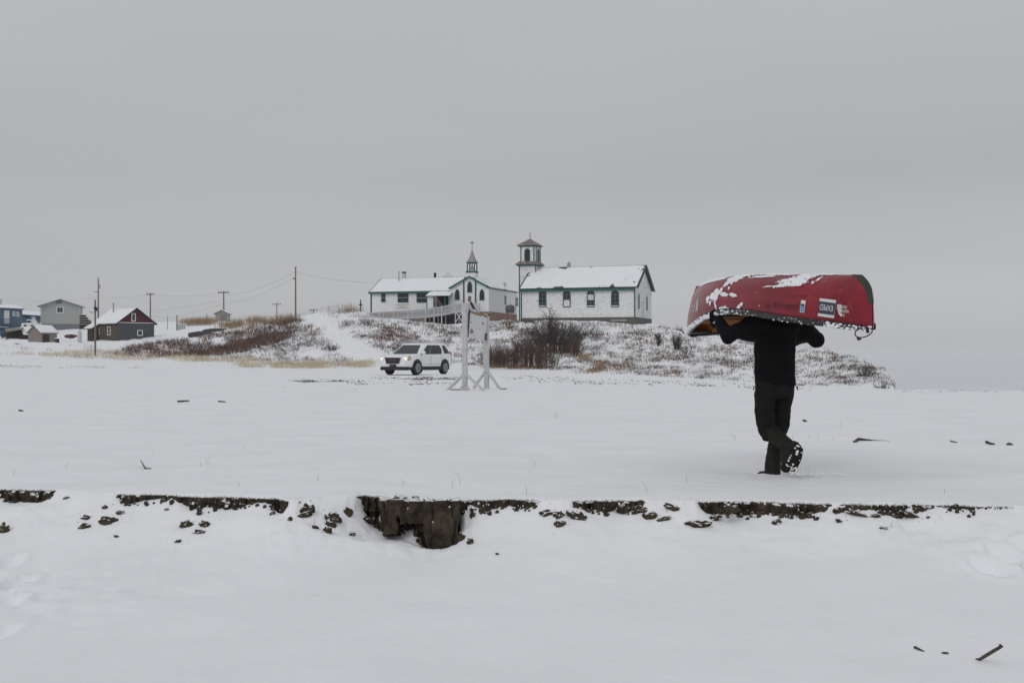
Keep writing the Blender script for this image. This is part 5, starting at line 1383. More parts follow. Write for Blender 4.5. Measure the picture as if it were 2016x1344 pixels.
msk = np.zeros_like(U2)
for bx, by, rx, ry, an in BLOBS:
    dx, dy = U2 - bx, V2 - by; c_, s_ = math.cos(an), math.sin(an)
    e_ = ((dx * c_ + dy * s_) / rx) ** 2 + ((-dx * s_ + dy * c_) / ry) ** 2
    msk = np.maximum(msk, wob * 1.15 - e_)
speck = (fbm(U2 * .55, V2 * .75, 2) - .62) * 3 * np.exp(-(((U2 - 1420) / 40) ** 2 + ((V2 - 585) / 22) ** 2)) + (fbm(U2 * .5, V2 * .6, 2) - .6) * 3 * np.exp(-(((U2 - 1605) / 25) ** 2 + ((V2 - 548) / 9) ** 2))
msk = np.maximum(msk, speck * 2)
off = .002 + .011 * np.clip(msk * 1.2, 0, 1.0) + .004 * fbm(U2 * .4, V2 * .4, 3)
off = np.maximum(off, .002)
S2, Y2, Z2 = hull(Q2, T2, 1, 0)
hh_ = np.sin(T2)
Y2 = Y2 + off * np.cos(T2); Z2 = Z2 + off * np.sin(T2)
keep = (msk[:-1, :-1] > .12) & (msk[1:, 1:] > .0)
ii = np.argwhere(keep)
idm = -np.ones(U2.shape, int); vs = []; fs = []
for i, j in ii:
    f_ = []
    for a, b in ((i, j), (i + 1, j), (i + 1, j + 1), (i, j + 1)):
        if idm[a, b] < 0: idm[a, b] = len(vs); vs.append((S2[a, b], Y2[a, b], Z2[a, b]))
        f_.append(idm[a, b])
    fs.append(tuple(f_))
m = MB(); m.mesh(vs, fs); m.build('hull_snow', SNOW2, cn, smooth=True, fix=False)
# crust of snow along the gunwales
def crust(q0, q1, n, amp, sd=1, seed=0):
    bm = bmesh.new(); r_ = random.Random(seed)
    for i in range(n):
        q = q0 + (q1 - q0) * r_.random(); s, y, z = [float(a) for a in hull(q, 0.0, sd)]
        r = amp * (.4 + .9 * r_.random() ** 2)
        g = bmesh.ops.create_icosphere(bm, subdivisions=2, radius=r)
        of = Vector((s, y + sd * (.012 + .012 * r_.random()), z + r_.uniform(-.03, .012)))
        for v in g['verts']:
            c0 = v.co.copy(); v.co *= 1 + .3 * mnoise.noise(c0 * 40 + Vector((i, 0, 0)))
            v.co.x *= 1.8; v.co.z *= .75; v.co += of
    me = bpy.data.meshes.new('gunwale_snow'); bm.to_mesh(me); bm.free(); me.materials.append(SNOW2)
    me.polygons.foreach_set('use_smooth', [True] * len(me.polygons))
    link(bpy.data.objects.new('gunwale_snow', me), cn)['kind'] = 'stuff'
crust(.28, .995, 420, .013, 1, 1); crust(-.15, .3, 120, .011, 1, 2); crust(-1.0, -.78, 130, .011, 1, 3); crust(-.8, -.15, 60, .007, 1, 4); crust(.6, .99, 60, .012, -1, 5); crust(.94, 1.0, 60, .022, 1, 6); crust(.18, .30, 26, .02, 1, 7)
# end loops
ROPE = mat('dark_rope', (0.06, 0.04, 0.045), .9, .5, 60)
def cloc(px, py, d):
    p_ = P(px, py, d) - Vector((po.x, po.y, 0)); return Vector((p_.dot(ax), p_.dot(nx), p_.z))
dn_ = po.y + ax.y * (SC - HALF); df_ = po.y + ax.y * (SC + HALF)
m = MB(); m.tube([cloc(a, b, dn_ + .03 * math.sin(i)) for i, (a, b) in enumerate(((1703, 641), (1697, 642.5), (1690, 646), (1684.5, 652), (1683, 657), (1684.5, 661), (1689, 663.5), (1694, 664.5), (1702, 663.5), (1710, 660), (1716, 655), (1717.5, 650), (1716, 645), (1713, 640.5)))], .0055, 7); lp = m.build('end_loop', ROPE, cn)
m = MB(); m.tube([cloc(1687.5, 665, dn_), cloc(1691, 667, dn_), cloc(1695, 666.5, dn_)], [.012, .016, .010], 7); m.build('knot', ROPE, lp)
m = MB(); m.tube([cloc(1706, 643, dn_), cloc(1708.5, 648, dn_), cloc(1707.5, 651, dn_), cloc(1710, 654, dn_)], [.012, .016, .013, .018], 7); m.build('toggle', BLACK, lp)
m = MB(); m.tube([cloc(a, b, df_) for a, b in ((1334, 648.5), (1341, 650), (1347, 656), (1352, 661), (1358, 658), (1363, 652))], .008, 6); m.tube([cloc(a, b, df_) for a, b in ((1350, 660), (1362, 663), (1372, 662))], .006, 6); m.build('end_loop', ROPE, cn)

# ================================================================ the walker
def blob(bm, parts, seg=12):
    """convex hull over ellipsoids (centre, radii)"""
    vs = []
    for c, r in parts:
        r = (r, r, r) if not isinstance(r, (tuple, list)) else r
        for i in range(1, 8):
            t = math.pi * i / 8
            for k_ in range(seg):
                a = 2 * math.pi * k_ / seg
                vs.append(bm.verts.new((c[0] + r[0] * math.sin(t) * math.cos(a), c[1] + r[1] * math.sin(t) * math.sin(a), c[2] + r[2] * math.cos(t))))
        vs.append(bm.verts.new((c[0], c[1], c[2] + r[2]))); vs.append(bm.verts.new((c[0], c[1], c[2] - r[2])))
    g = bmesh.ops.convex_hull(bm, input=vs)
    bmesh.ops.delete(bm, geom=[e for e in g['geom_interior'] if isinstance(e, bmesh.types.BMVert)], context='VERTS')
def fix(p):
    """joint read off the photograph at its own depth (the walker stands right of the picture's centre)"""
    k = (PD + p[1]) / PD
    return Vector((p[0] * k + (PX0 - CX) / F * p[1], p[1], EYE + (p[2] - EYE) * k))
def organic(name, chains, material, parent, voxel=.012, smooth=6, wrinkle=0.0, wsize=.08, raw=False):
    bm = bmesh.new()
    if not raw: chains = [[(fix(p), r) for p, r in ch_] for ch_ in chains]
    for ch_ in chains:
        for a, b in zip(ch_[:-1], ch_[1:]): blob(bm, [a, b])
    me = bpy.data.meshes.new(name); bm.to_mesh(me); bm.free(); me.materials.append(material)
    o = link(bpy.data.objects.new(name, me), parent)
    r = o.modifiers.new('remesh', 'REMESH'); r.mode = 'VOXEL'; r.voxel_size = voxel; r.use_smooth_shade = True
    s = o.modifiers.new('smooth', 'SMOOTH'); s.iterations = smooth; s.factor = .5
    if wrinkle:
        tx = bpy.data.textures.new(name + '_folds', 'CLOUDS'); tx.noise_scale = wsize; tx.noise_depth = 2
        d = o.modifiers.new('folds', 'DISPLACE'); d.texture = tx; d.strength = wrinkle; d.mid_level = .5; d.texture_coords = 'LOCAL'
    return o
SKIN = mat('skin', (0.42, 0.26, 0.19), .6, .08)
HAIR = mat('dark_hair', (0.03, 0.02, 0.015), .8, .3, 20, stretch=(1, 1, .2))
JACK = mat('black_jacket', (0.0045, 0.0045, 0.0056), .75, .2, 5, .3, 300, spec=.10)
TROU = mat('charcoal_trousers', (0.012, 0.0113, 0.011), .8, .3, 6, .3, 250, spec=.12)
BOOT = mat('dark_rubber_boot', (0.016, 0.0145, 0.011), .7, .25, 9, spec=.2)
GLOV = mat('black_glove', (0.004, 0.004, 0.005), .85, .2, 20, spec=.1)
Ls, Rs = (-.18, -.06, 1.49), (.185, .07, 1.49)
Le, Lh = (-.455, .045, 1.345), (-.572, .235, 1.545)
Re, Rh = (.41, .16, 1.305), (.20, .40, 1.56)
Lhp, Rhp = (-.085, -.035, .90), (.085, .05, .90)
Lk, La = (-.085, .05, .425), (.135, -.205, .265)
Rk, Ra = (.045, .115, .46), (-.022, .075, .04)
person = organic('person', [
    [((.0, .0, .94), (.11, .075, .05)), ((.0, .0, 1.12), (.13, .085, .08)), ((.0, .005, 1.36), (.15, .09, .08)), ((.0, .02, 1.46), (.10, .07, .05)), ((-.01, .03, 1.55), .06), ((-.015, .04, 1.60), .058)],
    [((-.02, .05, 1.66), (.075, .09, .09)), ((-.02, .045, 1.72), (.078, .095, .10))],
    [(Ls, .055), (Le, .04), ((-.545, .19, 1.49), .026)], [(Rs, .055), (Re, .04), ((.23, .37, 1.51), .026)],
    [(Lhp, .055), (Lk, .045), (La, .035), ((.13, -.17, .10), .025)], [(Rhp, .055), (Rk, .045), (Ra, .035), ((-.06, .15, -.01), .03)],
    [((-.075, .135, 1.665), .014), ((-.078, .145, 1.645), .017)], [((-.10, .05, 1.67), (.012, .02, .032)), ((-.10, .055, 1.66), (.01, .018, .03))], [((.058, .06, 1.67), (.012, .02, .032)), ((.058, .065, 1.66), (.01, .018, .03))]],
    SKIN, None, .012, 3)
person.location = po
tag(person, 'person in black jacket and dark boots walking away with a canoe overhead', 'person')
hd = organic('hair', [[((-.018, .025, 1.72), (.083, .09, .10)), ((-.02, .015, 1.69), (.082, .078, .09))], [((-.02, .0, 1.66), (.07, .05, .06)), ((-.02, .0, 1.62), (.055, .045, .04))]], HAIR, person, .01, 2)
FACE = mat('eye_white', (.6, .6, .6), .4); LIP = mat('lips', (.28, .12, .10), .5)
fdir = ax; side = nx
hc = fix((-.02, .05, 1.67))
for s_ in (-1, 1):
    m = MB(); c_ = hc + fdir * .088 + side * (.03 * s_) + Vector((0, 0, .01)); m.tube([c_ - fdir * .004, c_ + fdir * .004], .009, 8); m.build('eye', BLACK, person)
m = MB(); c_ = hc + fdir * .088 + Vector((0, 0, -.05)); m.beam(c_ - side * .022, c_ + side * .022, .01, .01); m.build('mouth', LIP, person)
jk = organic('jacket', [
    [((.005, .0, .86), (.208, .135, .03)), ((.0, .0, .98), (.205, .135, .06)), ((.002, .0, 1.12), (.20, .135, .08)), ((.0, .005, 1.28), (.21, .14, .08)), ((.0, .01, 1.42), (.225, .135, .10))],
    [((.0, .01, 1.44), (.215, .13, .09)), ((.0, .02, 1.52), (.14, .10, .05)), ((-.01, .03, 1.56), (.075, .075, .04))],
    [((-.15, -.05, 1.44), .11), (Ls, .10), ((-.33, -.005, 1.412), .084), (Le, .080), ((-.52, .14, 1.44), .064), ((-.556, .205, 1.505), .052)],
    [((.15, .06, 1.44), .11), (Rs, .10), ((.31, .11, 1.405), .088), (Re, .080), ((.31, .27, 1.42), .062), ((.215, .385, 1.53), .052)],
    [((-.16, -.07, 1.36), .08), ((-.30, -.03, 1.36), .07)], [((.16, .08, 1.33), .10), ((.30, .15, 1.35), .075)]],
    JACK, person, .011, 6, .032, .15)
for s_, q in ((-1, (-.20, -.03, .85)), (1, (.215, .03, .85))):
    m = MB(); q = fix(q); m.tube([Vector(q), Vector(q) + Vector((s_ * .012, -.01, -.035))], .006, 6); m.build('drawcord', JACK, jk)
m = MB(); m.tube([fix((-.548, .185, 1.49)) + Vector((math.cos(t) * .056, math.sin(t) * .05, .018 * math.sin(t + 2))) for t in np.linspace(0, 2 * math.pi, 16)], .006, 5); m.build('cuff_edge', GPAINT, jk)
tr = organic('trousers', [
    [((.0, .0, .90), (.185, .125, .06)), ((.0, .0, .84), (.19, .13, .06)), ((.0, .005, .78), (.17, .125, .06))],
    [((-.095, -.035, .85), (.10, .11, .08)), ((-.10, .0, .66), (.098, .105, .06)), ((-.09, .03, .50), (.095, .10, .06)), ((-.075, .045, .42), (.088, .095, .07)), ((-.03, -.005, .375), (.085, .085, .06))],
    [((.095, .04, .85), (.10, .11, .08)), ((.08, .09, .64), (.09, .10, .06)), ((.06, .11, .48), (.085, .09, .06)), ((.03, .10, .38), (.08, .085, .05))],
    [((-.12, .05, .42), (.05, .06, .05)), ((-.075, .02, .345), (.06, .06, .045))]],
    TROU, person, .011, 6, .030, .11)
# boots: standing (right) and lifted (left)
sb = organic('boot', [[((.025, .10, .36), (.078, .08, .03)), ((-.005, .09, .2), (.076, .08, .05)), ((-.02, .08, .06), (.08, .085, .05)), ((-.02, .07, -.02), (.078, .09, .04))], [((-.015, .05, -.02), (.06, .07, .045)), ((-.12, .25, -.025), (.055, .065, .045))]], BOOT, person, .009, 6, .012, .06)
lb = organic('boot', [[((-.03, .0, .40), (.082, .075, .075)), ((.05, -.11, .325), (.084, .08, .075)), ((.135, -.205, .262), (.075, .07, .065))],
    [((.185, -.245, .262), (.066, .055, .055)), ((.155, -.205, .15), (.062, .055, .05)), ((.118, -.165, .05), (.064, .056, .05))], [((.135, -.205, .262), .065), ((.12, -.15, .12), .06)]], BOOT, person, .009, 5, .01, .06)
lb['label'] = 'lifted boot with snow packed into its sole'
# sole of the lifted boot: tread lugs and snow
hv, tv = fix((.240, -.285, .285)), fix((.135, -.21, .005))
axs = (tv - hv).normalized(); vw = Vector((.20, -.95, .10)).normalized(); nrm_ = (vw - axs * vw.dot(axs)).normalized(); hv += nrm_ * .03; tv += nrm_ * .03; wd_ = axs.cross(nrm_).normalized()
vs = []; fs = []; N_ = 20
outl = []
for i in range(N_ + 1):
    t = i / N_; hw = .056 * (1 - abs(2 * t - 1) ** 4) ** .5 * (1 + .16 * math.sin((t - .25) * 2 * math.pi)) + .002
    outl.append((t, hw))
L_ = (tv - hv).length
for dz in (0, -.025):
    for t, hw in outl:
        for sgn in (-1, 1): vs.append(hv + axs * (L_ * t) + wd_ * (hw * sgn) + nrm_ * dz)
n2 = 2 * (N_ + 1)
for i in range(N_):
    fs += [(2 * i, 2 * i + 1, 2 * i + 3, 2 * i + 2), (n2 + 2 * i, n2 + 2 * i + 2, n2 + 2 * i + 3, n2 + 2 * i + 1), (2 * i, 2 * i + 2, n2 + 2 * i + 2, n2 + 2 * i), (2 * i + 1, n2 + 2 * i + 1, n2 + 2 * i + 3, 2 * i + 3)]
m = MB(); m.mesh(vs, fs); so = m.build('sole', BOOT, lb)
r_ = random.Random(4)
bmA, bmB = bmesh.new(), bmesh.new()
for i in range(11):
    for k_ in (-1, 0, 1):
        t = .05 + .9 * i / 10; hw = np.interp(t, [a for a, _ in outl], [b for _, b in outl])
        c_ = hv + axs * (L_ * t) + wd_ * (k_ * hw * .78)
        tgt = bmB if (r_.random() < .55) else bmA
        rr_ = (.013 if tgt is bmA else .011) * r_.uniform(.5, 1.4)
        g = bmesh.ops.create_icosphere(tgt, subdivisions=1 if tgt is bmA else 2, radius=rr_)
        for v in g['verts']: v.co = v.co * (1 + .9 * mnoise.noise(v.co * 70 + c_ * 50)); v.co -= nrm_ * (v.co.dot(nrm_) * .6); v.co += c_ + nrm_ * .003
for bm_, nm_, mt_ in ((bmA, 'tread_lugs', BOOT), (bmB, 'packed_snow', SNOW2)):
    me = bpy.data.meshes.new(nm_); bm_.to_mesh(me); bm_.free(); me.materials.append(mt_); link(bpy.data.objects.new(nm_, me), so)['kind'] = 'stuff'
# gloves: palm, four fingers curled over the gunwale, thumb along its side
def glove(h, gd, up, out, parent):
    """h grip centre on the gunwale, gd along the gunwale, up, out = away from the hull"""
    h, gd, up, out = map(Vector, (h, gd, up, out)); c = []
    wrist = h - up * .085 + out * .005
    c.append([(wrist, .036), (h - up * .03 + out * .022, (.038, .038, .036))])
    for i, ln_ in enumerate((.92, 1.0, .95, .78)):
        o_ = gd * (-.034 + .023 * i)
        b0 = h + o_ + out * .030 - up * .012; b1 = h + o_ * 1.1 + out * .036 + up * (.034 * ln_); b2 = h + o_ * 1.12 + out * .016 + up * (.058 * ln_); b3 = h + o_ * 1.1 - out * .008 + up * (.050 * ln_)
        c.append([(b0, .0125), (b1, .0118), (b2, .0108), (b3, .0095)])
    t0 = h - gd * .03 - up * .045; t1 = h - gd * .052 - out * .022 - up * .012; t2 = h - gd * .04 - out * .035 + up * .018
    c.append([(t0, .016), (t1, .0135), (t2, .011)])
    return organic('glove', c, GLOV, parent, .0048, 3, raw=True)
# grip points taken from the gunwales
def grip(q, sd):
    s, y, z = [float(a) for a in hull(q, 0.0, sd)]; X, Y, Z = toworld(s, y, z); return Vector((X, Y, Z)) - po
glove(grip(.195, 1) + Vector((0, 0, -.03)), ax, (0, 0, 1), nx, person)
glove(grip(.09, -1) + Vector((0, 0, -.03)), ax, (0, 0, 1), -nx, person)
# snow kicked up behind the boot
bm = bmesh.new(); r_ = random.Random(9)
for i in range(260):
    a = r_.random(); px, py = 1560 + 110 * a ** 1.3, 934 - r_.random() ** 2.2 * 22 * (1 - a) ** .7
    c_ = P(px + r_.gauss(0, 5), py, 11.75 + r_.gauss(0, .12)) - po
    g = bmesh.ops.create_icosphere(bm, subdivisions=1, radius=r_.uniform(.002, .009))
    for v in g['verts']: v.co += c_
me = bpy.data.meshes.new('kicked_snow'); bm.to_mesh(me); bm.free(); me.materials.append(SNOW2)
ks = link(bpy.data.objects.new('kicked_snow', me)); ks.location = po; tag(ks, 'spray of snow kicked up behind the lifted boot', 'snow', kind='stuff')

# ================================================================ vegetation on the hill
U_ = np.arange(-80, 2081, 4.0); D_g = np.arange(36, 300, .25)
UM, DM = np.meshgrid(U_, D_g, indexing='ij')
GX = (UM - CX) * DM / F; GZm = ground(GX, DM)
YP = HY - (GZm - EYE) * F / DM
YMIN = np.minimum.accumulate(YP, axis=1)
def hits(px, py):
    """vectorised: where sight lines meet the hill"""
    i = np.clip(((px + 80) / 4.0).round().astype(int), 0, len(U_) - 1)
    k = np.array([np.searchsorted(-YMIN[a], -b) for a, b in zip(i, py)])
    ok = k < len(D_g) - 1
    d = D_g[np.clip(k, 0, len(D_g) - 1)] + rng.uniform(0, .25, len(k)); x = (px - CX) * d / F
    return x, d, ground(x, d), ok
def inpoly(px, py, poly):
    r = np.zeros(len(px), bool); n = len(poly); j = n - 1
    for i in range(n):
        xi, yi = poly[i]; xj, yj = poly[j]
        c = ((yi > py) != (yj > py)) & (px < (xj - xi) * (py - yi) / (yj - yi + 1e-9) + xi)
        r ^= c; j = i
    return r
def scatter(poly, n, thr=None, sc=(.03, .08), seed=0):
    p = np.array(poly); px = rng.uniform(p[:, 0].min(), p[:, 0].max(), n); py = rng.uniform(p[:, 1].min(), p[:, 1].max(), n)
    k = inpoly(px, py, poly)
    if thr is not None:
        f = fbm(px * sc[0] + seed * 3.1, py * sc[1] + seed, 3) + .5 * fbm(px * .16 + seed, py * .25, 2)
        k &= (f + rng.normal(0, .10, n)) > thr
    px, py = px[k], py[k]
    x, d, z, ok = hits(px, py)
    return np.stack([x, d, z], 1)[ok]
def blades(name, pts, per, h, spread, wid, lean, material, label, cat='shrub', hv=.5):
    n = len(pts) * per
    b = np.repeat(pts, per, 0) + np.concatenate([rng.normal(0, spread, (n, 2)) * np.clip(np.repeat(pts, per, 0)[:, 1:2] / 115, .35, 1.1), np.zeros((n, 1))], 1)
    b[:, 2] = ground(b[:, 0], b[:, 1]) - .03
    far = np.clip(b[:, 1] / 115, .35, 1.1)
    hh = h * far * rng.uniform(1 - hv, 1 + hv, n)
    a = rng.uniform(0, 2 * math.pi, n); wv = np.stack([np.cos(a), np.sin(a), np.zeros(n)], 1) * (wid * far * rng.uniform(.6, 1.4, n) / 2)[:, None]
    ln_ = rng.normal(0, lean, (n, 2)) * hh[:, None]
    tip = b + np.concatenate([ln_, hh[:, None]], 1)
    midp = b * .45 + tip * .55; midp[:, :2] -= ln_ * .12
    V = np.stack([b - wv, b + wv, midp + wv * .8, midp - wv * .8, tip], 1).reshape(-1, 3)
    i = np.arange(n)[:, None] * 5
    F_ = np.concatenate([np.concatenate([i, i + 1, i + 2], 1), np.concatenate([i, i + 2, i + 3], 1), np.concatenate([i + 3, i + 2, i + 4], 1)], 0)
    me = bpy.data.meshes.new(name)
    me.vertices.add(len(V)); me.vertices.foreach_set('co', V.astype(np.float32).ravel())
    me.loops.add(F_.size); me.loops.foreach_set('vertex_index', F_.ravel().astype(np.int32))
    me.polygons.add(len(F_)); me.polygons.foreach_set('loop_start', np.arange(0, F_.size, 3, dtype=np.int32)); me.polygons.foreach_set('loop_total', np.full(len(F_), 3, dtype=np.int32))
    me.update(calc_edges=True); me.materials.append(material)
    o = link(bpy.data.objects.new(name, me)); return tag(o, label, cat, kind='stuff')
TWIG = mat('red_brown_twigs', (0.105, 0.066, 0.053), .9, .45, .6)
TWIGD = mat('dark_twigs', (0.058, 0.047, 0.042), .9, .4, .6)
TWIGG = mat('grey_twigs', (0.15, 0.125, 0.108), .9, .35, .6)
RUSTV = mat('rusty_low_growth', (0.15, 0.082, 0.052), .9, .35, .6)
OCHRE = mat('ochre_grass', (0.25, 0.17, 0.095), .9, .5, .5)
STRAW = mat('straw_grass', (0.54, 0.46, 0.32), .9, .3, .5)
A1 = [(225, 700), (260, 682), (330, 672), (420, 658), (470, 652), (560, 628), (600, 632), (575, 650), (520, 668), (470, 690), (390, 702), (300, 704)]
A2 = [(300, 700), (420, 690), (500, 668), (590, 650), (560, 672), (480, 694), (400, 704)]
LEFT = [(380, 705), (450, 660), (560, 640), (612, 640), (640, 665), (668, 700), (690, 714), (520, 712)]
RIGHT = [(655, 634), (720, 630), (800, 634), (900, 638), (1020, 632), (1280, 640), (1350, 650), (1480, 662), (1620, 686), (1690, 706), (1740, 732), (1766, 762), (1560, 760), (1400, 748), (1240, 738), (1100, 730), (960, 724), (890, 716), (770, 700), (705, 668)]
TOP = [(640, 616), (700, 606), (722, 612), (720, 632), (660, 628)]
BACK = [(0, 676), (160, 676), (240, 680), (300, 672), (420, 650), (420, 690), (240, 702), (100, 694), (0, 690)]
SH = 'low bare brown shrubs poking through snow on the slope'
blades('low_shrubs', np.concatenate([scatter(A1, 3600, -.14, seed=1), scatter(A2, 1500, -.2, seed=2)]), 6, .40, .22, .035, .35, TWIG, 'dense brown brush running diagonally up the left slope')
blades('low_shrubs', np.concatenate([scatter(A1, 1700, .0, seed=3), scatter(A2, 1500, -.2, seed=33)]), 6, .42, .25, .04, .35, RUSTV, 'rusty brush mixed through the left slope')
blades('low_shrubs', np.concatenate([scatter(LEFT, 1500, .10, seed=4), scatter(RIGHT, 14000, .10, seed=5), scatter(TOP, 500, .1, seed=6)]), 5, .24, .30, .024, .5, TWIGG, 'sparse grey twigs over the snowy hillside')
blades('low_shrubs', np.concatenate([scatter(LEFT, 2600, .14, seed=7), scatter(RIGHT, 13000, .20, seed=8), scatter(BACK, 500, .2, seed=9)]), 6, .26, .24, .026, .5, TWIG, 'red-brown shrub patches over the snowy hillside')
blades('low_shrubs', np.concatenate([scatter(LEFT, 900, .3, seed=10), scatter(RIGHT, 7000, .36, (.05, .09), seed=11), scatter([(1640, 702), (1700, 714), (1745, 737), (1765, 762), (1660, 758)], 900, .1, seed=50)]), 7, .28, .18, .028, .45, TWIGD, 'dark shrub clumps over the snowy hillside')
blades('low_shrubs', np.concatenate([scatter(RIGHT, 15000, .27, (.018, .12), seed=12), scatter([(700, 662), (900, 655), (905, 664), (760, 672)], 500, .0, seed=13), scatter([(1480, 708), (1640, 700), (1650, 712), (1500, 722)], 350, .1, seed=14), scatter([(1625, 682), (1690, 700), (1745, 722), (1742, 730), (1690, 708), (1630, 690)], 420, -.1, seed=15)]), 6, .22, .2, .04, .5, RUSTV, 'rusty low growth in bands across the hillside')
gr_pts = np.concatenate([scatter([(486, 634), (500, 622), (540, 616), (572, 612), (584, 632), (560, 640), (500, 640)], 900, -.25, seed=16), scatter([(352, 638), (372, 630), (420, 632), (424, 640), (380, 642)], 400, -.3, seed=17), scatter([(632, 618), (650, 608), (700, 604), (712, 612), (670, 618)], 420, -.1, seed=18), scatter([(430, 640), (500, 634), (500, 644), (440, 650)], 300, -.2, seed=18)])
blades('dry_grass', gr_pts, 7, .7, .5, .03, .35, OCHRE, 'tall ochre dry grass along the hilltop skyline', 'grass', .75)
tufts = [([(1138, 712), (1162, 712), (1162, 702), (1140, 702)], 70), ([(1165, 732), (1245, 730), (1240, 716), (1180, 718)], 260), ([(1130, 736), (1180, 736), (1170, 728)], 50), ([(1140, 648), (1158, 648), (1158, 640), (1142, 640)], 40), ([(1300, 742), (1420, 748), (1430, 738), (1320, 732)], 110), ([(840, 698), (866, 698), (864, 686), (846, 686)], 60), ([(1255, 714), (1312, 714), (1308, 706)], 50), ([(960, 726), (1110, 728), (1110, 722), (960, 720)], 160), ([(596, 640), (628, 652), (622, 660), (590, 652)], 60), ([(690, 700), (712, 716), (700, 722), (660, 720)], 80)]
blades('dry_grass', np.concatenate([scatter(a, int(b * 1.3), .02, seed=20 + i) for i, (a, b) in enumerate(tufts)]), 9, .40, .35, .026, .45, OCHRE, 'ochre grass tufts dotted low on the hillside', 'grass')
st_p = np.concatenate([scatter([(70, 700), (130, 692), (240, 694), (330, 702), (480, 704), (540, 712), (480, 714), (300, 712), (150, 706)], 2300, -.15, seed=40), scatter([(468, 716), (600, 713), (730, 714), (730, 724), (600, 726), (480, 724)], 1500, -.25, seed=41), scatter([(-40, 698), (60, 694), (60, 700), (-40, 702)], 150, -.2, seed=42)])
blades('dry_grass', st_p, 6, .34, .4, .022, .35, STRAW, 'pale straw grass strip along the foot of the left slope', 'grass')
blades('dry_grass', scatter([(1280, 640), (1345, 648), (1400, 652), (1480, 664), (1560, 676), (1640, 686), (1640, 690), (1480, 670), (1330, 652)], 500, .0, seed=43), 7, .35, .3, .03, .3, OCHRE, 'thin dry grass along the right skyline of the hill', 'grass')

# ---------------------------------------------------------------- bare bushes that can be told apart
def bush(name, label, px, py, h, wd, stems, twigs, material, seed, spread=.3, r0=.02, arch_=.5, cat='bush', group=None):
    g = hit(px, py, 42)
    o = thing(name, label, cat, g, 0, group)
    r_ = random.Random(seed); sm, tm = MB(), MB()
    for i in range(stems):
        a = r_.uniform(0, 2 * math.pi); q = math.sqrt(r_.random())
        b = Vector((math.cos(a) * wd * spread * q, math.sin(a) * wd * spread * q * .8, -.15))
        hh = h * r_.uniform(.5, 1.0) * (1 - .35 * q)
        out_ = Vector((math.cos(a), math.sin(a), 0)) * wd * .5 * q * r_.uniform(.5, 1.1) * arch_
        pts = [b + out_ * (t ** 1.4) + Vector((r_.gauss(0, .03), r_.gauss(0, .03), 0)) * h * .35 * t + Vector((0, 0, hh * t)) for t in (0, .35, .7, 1)]
        sm.tube(pts, [r0, r0 * .75, r0 * .5, r0 * .25], 3, cap=False)
        for k_ in range(twigs):
            t = r_.uniform(.25, 1); p0 = pts[0].lerp(pts[1], t / .35) if t < .35 else (pts[1].lerp(pts[2], (t - .35) / .35) if t < .7 else pts[2].lerp(pts[3], (t - .7) / .3))
            ln_ = h * r_.uniform(.10, .26); d = Vector((r_.gauss(0, 1), r_.gauss(0, 1), r_.uniform(.4, 1.8))).normalized() * ln_
            p2 = p0 + d * .55 + Vector((r_.gauss(0, .04), r_.gauss(0, .04), .02)) * h * .3
            tm.tube([p0, p2, p0 + d], [r0 * .5, r0 * .4, r0 * .2], 3, cap=False)
    sm.build('stems', material, o, fix=False); tm.build('twigs', material, o, fix=False)
    return o
bush('willow_bush', 'largest dark bare willow bush in front of the church wall', 1092, 694, 3.3, 4.8, 130, 15, TWIGD, 1, .30, .022, .9)
bush('willow_bush', 'thin bare sapling reaching up the church wall above the largest willow bush', 1083, 690, 4.1, 2.4, 12, 26, TWIG, 2, .12, .03, .7)
gp_ = 'upright red-brown willow thicket at the hill foot'
for i, (px, py, h, wd, lab) in enumerate(((972, 722, 2.2, 1.7, 'leftmost upright willow of the thicket beside the notice board'), (997, 723, 2.3, 1.8, 'second upright willow of the thicket right of the notice board'), (1022, 724, 2.6, 1.9, 'middle upright willow of the thicket at the hill foot'), (1048, 724, 2.5, 1.8, 'fourth upright willow of the thicket from the notice board'), (1076, 724, 2.1, 1.8, 'rightmost upright willow of the thicket below the largest bush'))):
    bush('willow_bush', lab, px, py, h, wd, 55, 9, TWIG, 10 + i, .42, .018, .35, group=gp_)
bush('willow_bush', 'round reddish willow bush behind the thicket top', 1040, 694, 1.9, 2.6, 60, 12, TWIG, 20, .35, .018, .8)
bush('willow_bush', 'small upright willow just right of the largest willow bush', 1133, 701, 1.9, 1.4, 40, 11, TWIG, 21, .3, .018, .9)
bush('young_larch', 'young bare tree on the slope right of the church', 1296, 681, 1.5, 1.0, 5, 40, TWIGD, 22, .05, .025, .6, 'tree')
bush('slim_bush', 'slim dark bush on slope left of the canoe bow', 1333, 689, 1.9, .8, 24, 12, TWIGD, 23, .25, .018, .6)
bush('slim_bush', 'short bare bush just below the slim dark bush', 1352, 697, 1.0, .8, 14, 10, TWIG, 24, .25, .014, .8)
bush('slim_bush', 'dark bush near the right end of the hill', 1704, 741, .75, .7, 26, 9, TWIGD, 25, .3, .012, .9)
bush('slim_bush', 'low dark bush at the very tip of the hill', 1738, 764, .45, .6, 24, 8, TWIGD, 26, .3, .01, .9)
bush('slim_bush', 'dark bush on the slope edge beside the snowy path', 655, 690, 1.0, 1.2, 30, 9, TWIGD, 27, .3, .016, .9)
bush('slim_bush', 'brown weedy stalks beside the fuel tank', 981, 624, 1.5, 1.0, 26, 9, RUSTV, 28, .3, .02, .7)

